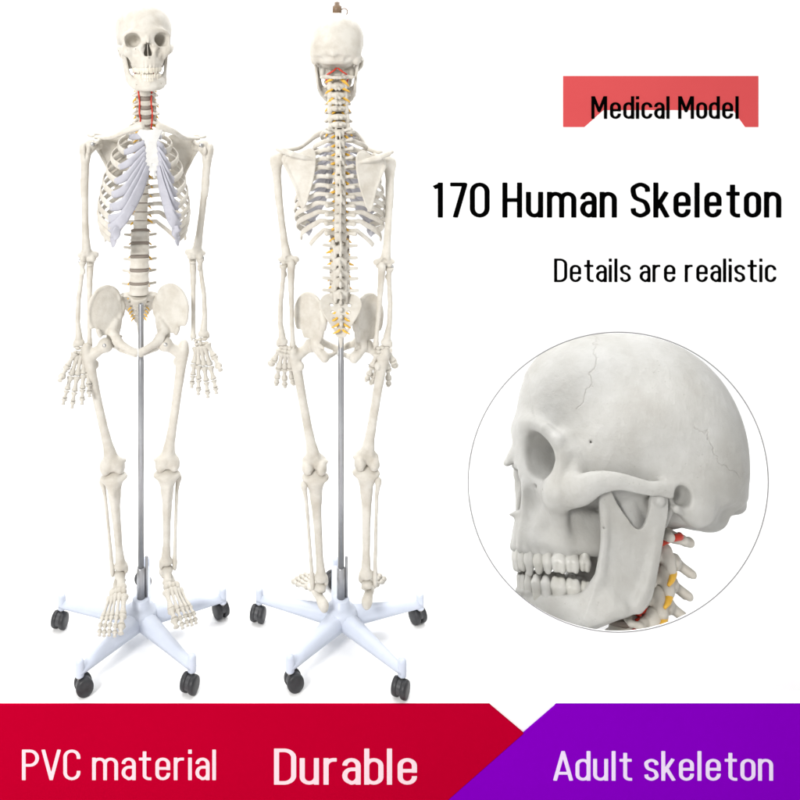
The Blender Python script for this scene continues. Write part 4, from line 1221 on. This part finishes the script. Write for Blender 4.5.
def build_stand(label, loc, yaw):
    root = empty('rolling_stand', loc, (0, 0, yaw))
    tag(root, label, 'stand', 'five legged rolling stands')
    hub = lathe('hub', [(0, 0.050), (0.040, 0.050), (0.046, 0.055), (0.046, 0.086), (0.040, 0.094), (0.026, 0.098), (0.024, 0.118), (0.020, 0.121), (0, 0.121)], 32)
    obj('hub', hub, M['stand'], root)
    Rr = 0.248
    for k in range(5):
        a = R(90 + 72 * k)
        # a tapering arm with a rounded ridge along the top
        V, Q = [], []
        ns = 12
        for i in range(ns + 1):
            t = i / ns
            r = 0.034 + (Rr + 0.006 - 0.034) * t
            hw = 0.0265 + (0.0120 - 0.0265) * t ** 0.9
            zt = 0.092 - 0.018 * t
            zb = 0.052 + 0.006 * t
            if i == ns: hw *= 0.86
            sec = [(-hw * 1.05, zb), (-hw * 1.02, zb + (zt - zb) * 0.45), (-hw * 0.86, zt - 0.008), (-hw * 0.42, zt - 0.001), (0, zt), (hw * 0.42, zt - 0.001), (hw * 0.86, zt - 0.008), (hw * 1.02, zb + (zt - zb) * 0.45), (hw * 1.05, zb)]
            for y, z in sec: V.append((r, y, z))
        m = 9
        for i in range(ns):
            for j in range(m):
                q = (j + 1) % m
                Q.append((i * m + j, i * m + q, (i + 1) * m + q, (i + 1) * m + j))
        e = ns * m
        Q += [(e, e + 1, e + 7, e + 8), (e + 1, e + 2, e + 6, e + 7), (e + 2, e + 3, e + 5, e + 6)]
        me = make_mesh('arm', np.array(V), np.array(Q))
        leg = obj('leg', me, M['stand'], root, rot=(0, 0, a))
        post = lathe('post', [(0.0115, 0.050), (0.0115, 0.086), (0.0098, 0.091), (0.006, 0.0935), (0, 0.094)], 18)
        obj('post', post, M['stand'], leg, loc=(Rr, 0, 0))
        sw = [205, 250, 20, 240, 120][k]
        c = empty('caster', (Rr * math.cos(a), Rr * math.sin(a), 0), (0, 0, R(sw)), root)
        c.scale = (0.9, 0.9, 0.92)
        wheel = lathe('wheel', [(0.0, -0.0085), (0.012, -0.0085), (0.0135, -0.007), (0.019, -0.0075), (0.0245, -0.0065), (0.0258, -0.003), (0.0258, 0.003), (0.0245, 0.0075), (0.018, 0.0098), (0.008, 0.0105), (0, 0.0105)], 28)
        for sd in (-1, 1):
            w = obj('wheel', wheel, M['caster'], c, loc=(0.012, sd * 0.0125, 0.0262), rot=(R(-90 * sd), 0, 0))
            w.name = 'wheel'
        V = []
        hood = bevel_hood()
        obj('hood', hood, M['caster_hub'], c)
        obj('stem', lathe('stem', [(0.006, 0.030), (0.006, 0.056), (0.010, 0.056), (0.010, 0.050)], 12), M['wire'], c)
    pole = lathe('pole', [(0, 0.10), (0.0088, 0.10), (0.0088, 0.80), (0.0078, 0.802), (0.0078, 0.958), (0.006, 0.962), (0, 0.962)], 28)
    p = obj('pole', pole, M['pole'], root)
    obj('pole_sleeve', lathe('sleeve', [(0.0095, 0.10), (0.0118, 0.10), (0.0118, 0.205), (0.0110, 0.208), (0.0088, 0.208)], 28), M['pole'], root)
    obj('clamp_rod', lathe('rod', [(0, 0.10), (0.0042, 0.10), (0.0042, 0.235), (0.003, 0.238), (0, 0.238)], 14), M['pole'], root, loc=(0.0155, 0.004, 0))
    return root

def bevel_hood():
    bm = bmesh.new()
    prof = []
    for i in range(13):
        t = R(-20 + 200 * i / 12)
        prof.append((0.012 + 0.0235 * math.cos(t), 0.0262 + 0.0235 * math.sin(t)))
    f = [[bm.verts.new((x, y, z)) for x, z in prof] for y in (-0.0055, 0.0055)]
    n = len(prof)
    for i in range(n):
        j = (i + 1) % n
        bm.faces.new((f[0][i], f[0][j], f[1][j], f[1][i]))
    bm.faces.new(f[0][::-1]); bm.faces.new(f[1])
    bmesh.ops.recalc_face_normals(bm, faces=bm.faces[:])
    me = bpy.data.meshes.new('hood'); bm.to_mesh(me); bm.free()
    return me

def board_with_hole(name, x0, x1, z0, z1, y0, y1, cx, cz, r, mat):
    n = 160
    bm = bmesh.new()
    ang = [2 * math.pi * i / n for i in range(n)]
    def edge(a):
        c, s = math.cos(a), math.sin(a)
        t = 1e9
        if c > 1e-9: t = min(t, (x1 - cx) / c)
        if c < -1e-9: t = min(t, (x0 - cx) / c)
        if s > 1e-9: t = min(t, (z1 - cz) / s)
        if s < -1e-9: t = min(t, (z0 - cz) / s)
        return cx + c * t, cz + s * t
    for q in ((x0, z0), (x1, z0), (x1, z1), (x0, z1)):
        a = math.atan2(q[1] - cz, q[0] - cx) % (2 * math.pi)
        i = min(range(n), key=lambda i: abs((ang[i] - a + math.pi) % (2 * math.pi) - math.pi))
        ang[i] = a
    rows = []
    for y in (y0, y1):
        rows.append([bm.verts.new((cx + r * math.cos(a), y, cz + r * math.sin(a))) for a in ang])
        rows.append([bm.verts.new((edge(a)[0], y, edge(a)[1])) for a in ang])
    for i in range(n):
        j = (i + 1) % n
        bm.faces.new((rows[0][i], rows[0][j], rows[1][j], rows[1][i]))
        bm.faces.new((rows[2][i], rows[3][i], rows[3][j], rows[2][j]))
        bm.faces.new((rows[0][i], rows[2][i], rows[2][j], rows[0][j]))
        bm.faces.new((rows[1][i], rows[1][j], rows[3][j], rows[3][i]))
    bmesh.ops.recalc_face_normals(bm, faces=bm.faces[:])
    me = bpy.data.meshes.new(name); bm.to_mesh(me); bm.free()
    return obj(name, me, mat)

# ------------------------------------------------------------------ camera, lamps
CX, CY = 245.0, 80.0
CAMZ = 1.6
cam = bpy.data.cameras.new('camera')
cam_o = bpy.data.objects.new('camera', cam); COL.objects.link(cam_o)
cam_o.location = (0, -DEP, CAMZ)
cam_o.rotation_euler = (R(90), 0, 0)
cam.sensor_width = 36; cam.lens = 36 * FOC / 800
cam.shift_x = (400 - CX) / 800
cam.shift_y = -(400 - CY) / 800
cam.clip_end = 100
SC.camera = cam_o
SC.render.resolution_x = SC.render.resolution_y = 1024
SC.view_settings.view_transform = 'Standard'
SC.view_settings.look = 'None'
SC.view_settings.exposure = 0.18
SC.view_settings.gamma = 1
SC.cycles.use_denoising = True

w = bpy.data.worlds.new('World'); SC.world = w; w.use_nodes = True
w.node_tree.nodes['Background'].inputs[0].default_value = (1.0, 1.0, 1.0, 1)
w.node_tree.nodes['Background'].inputs[1].default_value = 0.52

def softbox(name, loc, aim, size, energy, col=(1, 1, 1)):
    l = bpy.data.lights.new(name, 'AREA'); l.shape = 'RECTANGLE'; l.size, l.size_y = size; l.energy = energy; l.color = col
    o = obj(name, l); o.location = loc
    o.rotation_euler = (Vector(aim) - Vector(loc)).to_track_quat('-Z', 'Y').to_euler()
    return o

build_materials()
build_bones()

def W2(px, py, Y):
    d = DEP + Y
    return Vector(((px - CX) * d / FOC, Y, CAMZ - (py - CY) * d / FOC))
# ------------------------------------------------------------------ the setting
YF = -0.244                       # front face of the platform
XB = 0.50                         # where the deep part of the platform ends
tag(bevel_box('floor', (-6, -4, -0.40), (6, 4, -0.36), M['white'], bev=0), kind='structure')
def cove():
    """a seamless paper sweep: floor part, rounded corner, upright part"""
    prof = [(0.2, -0.357), (0.9, -0.357)] + [(1.0 + 0.75 * math.sin(R(a)), -0.357 + 0.75 * (1 - math.cos(R(a)))) for a in range(0, 91, 6)] + [(1.75, 3.8)]
    prof += [(y + 0.03, z - 0.002) for y, z in reversed(prof)]
    n = len(prof)
    V = [(x, y, z) for x in (-6.0, 6.0) for y, z in prof]
    Q = [(i, (i + 1) % n, n + (i + 1) % n, n + i) for i in range(n)]
    return make_mesh('backdrop', np.array(V), np.array(Q))
bk = obj('backdrop', cove(), M['white']); tag(bk, kind='structure')
tag(extrude_outline('platform', [(0, 0), (1, 0), (1, 1), (0, 1)], 0, 1, M['white']), kind='structure')
pl = bpy.data.objects['platform']
def plat_mesh():
    bm = bmesh.new()
    o = [(-3.2, YF), (1.75, YF), (1.75, -0.09), (0.62, -0.09), (1.12, 1.76), (-3.2, 1.76)]
    t = [bm.verts.new((x, y, 0.0)) for x, y in o]; b = [bm.verts.new((x, y, -0.355)) for x, y in o]
    bm.faces.new(t); bm.faces.new(b[::-1])
    for i in range(6): bm.faces.new((t[i], t[(i + 1) % 6], b[(i + 1) % 6], b[i]))
    bmesh.ops.recalc_face_normals(bm, faces=bm.faces[:])
    me = bpy.data.meshes.new('platform'); bm.to_mesh(me); bm.free()
    me.materials.append(M['white'])
    return me
pl.data = plat_mesh()

# coloured fascia on the platform front
def fp(px, py, y=YF): 
    v = W2(px, py, y); return (v.x, v.z)
yr = YF - 0.006
tz = W2(0, 705.3, yr).z
def xa(px): return W2(px, 0, yr).x
def za(py): return W2(0, py, yr).z
rb = extrude_outline('red_panel', [(-3.0, tz), (xa(490), tz), (xa(523.5), za(733.5)), (xa(448), za(800)), (xa(448) - 0.10, -0.345), (-3.0, -0.345)], yr, YF + 0.001, M['red'])
tag(rb, 'long crimson panel along the platform front with a slanted right end', 'panel', 'coloured panels on the platform front')
pb = extrude_outline('purple_panel', [(xa(557), tz), (1.70, tz), (1.70, -0.345), (xa(448) - 0.095, -0.345), (xa(448.8), za(800)), (xa(524), za(733.8))], yr, YF + 0.001, M['purple'])
tag(pb, 'violet panel at the right of the platform front with a slanted left end', 'panel', 'coloured panels on the platform front')
kf = (DEP + yr) / FOC
lettering('PVC material', xa(22), xa(216), za(780), (780 - 749.5) * kf, yr, M['pink'], rb, 0.044)
lettering('Durable', xa(274), xa(418), za(784.5), (784.5 - 748.5) * kf, yr, M['pink'], rb, 0.048)
lettering('Adult skeleton', xa(553), xa(773), za(780.5), (780.5 - 751) * kf, yr, M['lilac'], pb, 0.046)

# upright white board with a round opening
YB = -0.200
def bx(px): return W2(px, 0, YB).x
def bz(py): return W2(0, py, YB).z
k = (DEP + YB) / FOC
cxh, czh, rh = bx(618), bz(482), 150.0 * k
bd = board_with_hole('display_board', bx(430.8), bx(850), -0.003, 1.98, YB, YB + 0.005, cxh, czh, rh, M['white'])
tag(bd, 'tall white display board with a large round opening, standing on the platform', 'board')
rgp = [Vector((cxh + (rh - 0.0004) * math.cos(a), YB - 0.001, czh + (rh - 0.0004) * math.sin(a))) for a in [2 * math.pi * i / 200 for i in range(201)]]
rg = obj('opening_rim', sweep('rim', rgp, 0.0012, 0.0012, up=(0, 1, 0), seg=8, cap=False), M['ring'], bd)
sg = extrude_outline('sign', [(bx(563), bz(76)), (bx(758), bz(76)), (bx(758), bz(127)), (bx(745), bz(127)), (bx(733), bz(110)), (bx(603), bz(110)), (bx(584), bz(127)), (bx(563), bz(127))], YB - 0.0018, YB + 0.0005, M['coral'])
tag(sg, 'coral red sign with a notched lower edge and black words, high on the white board', 'sign')
lettering('Medical Model', bx(591), bx(738), bz(118.8), 22.6 * k, YB - 0.0024, M['black'], sg, 0.052)
hl = empty('headline_lettering', (bx(430), YB, bz(218)))
tag(hl, 'large black headline letters on the white board under the coral sign', 'lettering')
lettering('170 Human Skeleton', bx(431.3), bx(781), bz(217.5), 35.0 * k, YB - 0.001, M['black'], hl, 0.055)
sl = empty('subtitle_lettering', (bx(554), YB, bz(282)))
tag(sl, 'smaller black letters on the white board just above the round opening', 'lettering')
lettering('Details are realistic', bx(554), bx(776), bz(282), 23.5 * k, YB - 0.001, M['black'], sl, 0.046)

# ------------------------------------------------------------------ the two skeletons on their stands
XL, XR = (141.0 - CX) / FOC * DEP, (341.0 - CX) / FOC * DEP
front = dict(c1=(144, 66), c7=(146, 121), t1=(144.5, 128), t12=(140, 225), l1=(139.8, 236.5), l5=(138.8, 289),
             head=(144.5, 50, 0.0), head_pitch=-3, head_size=1.08, head_roll=-2, head_yaw=6, sternum=(150.5, 131), cage=0.013, st_tilt=-5, scap_yaw={1: 4, -1: 4}, sac=(138.5, 298), pub=(138.5, 350),
             sh={1: (206, 148, 0.03), -1: (88, 146, 0.03)}, el={1: (195, 259, 0.03), -1: (88, 259, 0.03)}, wr={1: (200, 342, 0.0), -1: (83.5, 347, 0.0)},
             hand_out={1: 0.004, -1: 0.006}, hp={1: (165, 345, -0.02), -1: (106, 344, -0.02)}, kn={1: (167, 473, 0.0), -1: (113.5, 473, 0.0)}, an={1: (167, 567, 0.005), -1: (120, 569, 0.005)},
             foot_pitch=6, foot_out={1: 14, -1: 2})
back = dict(c1=(336.5, 76), c7=(338, 128), t1=(338.5, 134), t12=(339, 231), l1=(339, 243), l5=(339.5, 290),
            head=(336.5, 60, 0.0), head_pitch=8, head_roll=0, head_yaw=-8, sternum=(339, 134), sac=(339.5, 297), pub=(339, 350), hipw=0.9,
            sh={1: (277, 159, 0.03), -1: (387, 161, 0.03)}, el={1: (288, 265, 0.03), -1: (383.5, 266, 0.03)}, wr={1: (286, 349, 0.0), -1: (382, 347, 0.0)},
            hand_out={1: 0.0, -1: 0.0}, hp={1: (312, 346, -0.02), -1: (366, 345, -0.02)}, kn={1: (315, 474, 0.0), -1: (366, 468, 0.0)}, an={1: (320, 583, 0.0), -1: (367, 578, 0.0)},
            foot_pitch=6, foot_out={1: 15, -1: 8}, hook=True, scw=0.98, scap_yaw={1: -2, -1: -16}, cage=0.0, st_tilt=0)
build_skeleton('cream skeleton facing forward with its skull face and white breastbone in view', 1, 141.0, front, (XL, 0, 0), R(6.0))
build_skeleton('cream skeleton turned away showing its spine and shoulder blades, hook on its skull', -1, 341.0, back, (XR, 0, 0), R(180 - 4.0))
build_stand('pale blue five legged rolling stand under the skeleton that faces forward', (XL, 0, 0), R(3.5))
build_stand('pale blue five legged rolling stand under the skeleton seen from behind', (XR, 0, 0), R(-3.0))

# ------------------------------------------------------------------ the large skull behind the opening
def big_skull():
    Y = 0.30
    C = W2(626, 482.5, Y)
    sc = 3.84
    root = empty('large_skull', C)
    tag(root, 'oversized grey white skull on its neck, seen in profile through the round opening', 'skull')
    toc = Vector(cam_o.location) - C
    f = toc.normalized()
    r = Vector((1, 0, 0)); r = (r - f * r.dot(f)).normalized()
    u = f.cross(r)
    yaw, el, roll = R(75), R(-2), R(7)
    # skull frame: direction to the viewer and the viewer's right / up
    dv = Vector((math.sin(yaw) * math.cos(el), -math.cos(yaw) * math.cos(el), math.sin(el)))
    rv = Vector((math.cos(yaw), math.sin(yaw), 0))
    uv = dv.cross(rv)
    A = Matrix((r, u, f)).transposed()
    Bm = Matrix((rv, uv, dv)).transposed()
    Rr = A @ Matrix.Rotation(-roll, 3, 'Z') @ Bm.transposed()
    root.rotation_euler = Rr.to_euler()
    Mx = loc_rot((0, 0, 0), (0, 0, 0), sc)
    return root, sc
BIG, SCB = big_skull()
BONE['cranium_large'] = build_cranium(0.075).mesh('cranium_large', 0.01, 5)
BONE['mandible_large'] = build_mandible(0.075).mesh('mandible_large', 0.01, 4)
off = Vector((0, 0.005, -0.008)) * SCB
big_c = skull_parts(BIG, M['skull'], M['tooth'], loc_rot(off, (0, 0, 0), (SCB, SCB, SCB * 1.07)), BONE['cranium_large'], BONE['mandible_large'])
cz = [(0.010, -0.025), (0.004, -0.041), (0.000, -0.0565), (-0.005, -0.0715), (-0.010, -0.0865), (-0.015, -0.1015)]
BONE['cervical_fine'] = build_cervical(0.08); BONE['atlas_fine'] = build_atlas(0.08)
for i, (y, z) in enumerate(cz):
    c = off + Vector((0, y, z)) * SCB
    s = SCB * (1.0 if i == 0 else 1.00 + 0.02 * i)
    v = part('vertebra', BONE['atlas_fine'] if i == 0 else BONE['cervical_fine'], M['bone'], BIG, loc_rot(c, (R(-10), 0, R(random.uniform(-4, 4))), s))
    if i > 1:
        part('disc', BONE['disc'], M['disc'], BIG, loc_rot(c + Vector((0, 0, 0.0085)) * SCB, (0, 0, 0), (0.0145 * SCB, 0.0105 * SCB, 0.0055 * SCB)))
    for sd in (-1, 1):
        if i > 0:
            k2 = SCB * 0.72
            part('nerve_root', BONE['nerve'], M['nerve'], BIG, loc_rot(c + Vector((0, 0.003, -0.009)) * SCB, (0, 0, 0), (sd * k2, k2, k2)))
for sd in (-1, 1):
    pts = []
    for i in range(5, 0, -1):
        y, z = cz[i]
        pts.append(Vector((sd * 0.0168, y + 0.0035, z - 0.008)) * SCB); pts.append(Vector((sd * 0.0168, y + 0.0035, z + 0.003)) * SCB)
    pts += [Vector((sd * 0.028, 0.016, -0.030)) * SCB, Vector((sd * 0.024, 0.026, -0.027)) * SCB, Vector((sd * 0.012, 0.030, -0.026)) * SCB]
    part('artery', sweep('artery_large', catmull([p + off for p in pts], 5), 0.0026 * SCB, 0.0026 * SCB, seg=12), M['artery'], BIG, Matrix.Identity(4))

# ------------------------------------------------------------------ studio lamps
softbox('key_softbox', (-1.8, -3.2, 2.6), (0.1, 0, 0.9), (0.9, 0.9), 135, (1.0, 0.985, 0.96))
softbox('backdrop_softbox', (0, 1.05, 3.6), (0, 1.75, 0.3), (6.0, 0.35), 95)
softbox('top_softbox', (0.2, 0.2, 3.9), (0.2, 0.1, 0), (4.2, 2.6), 46)
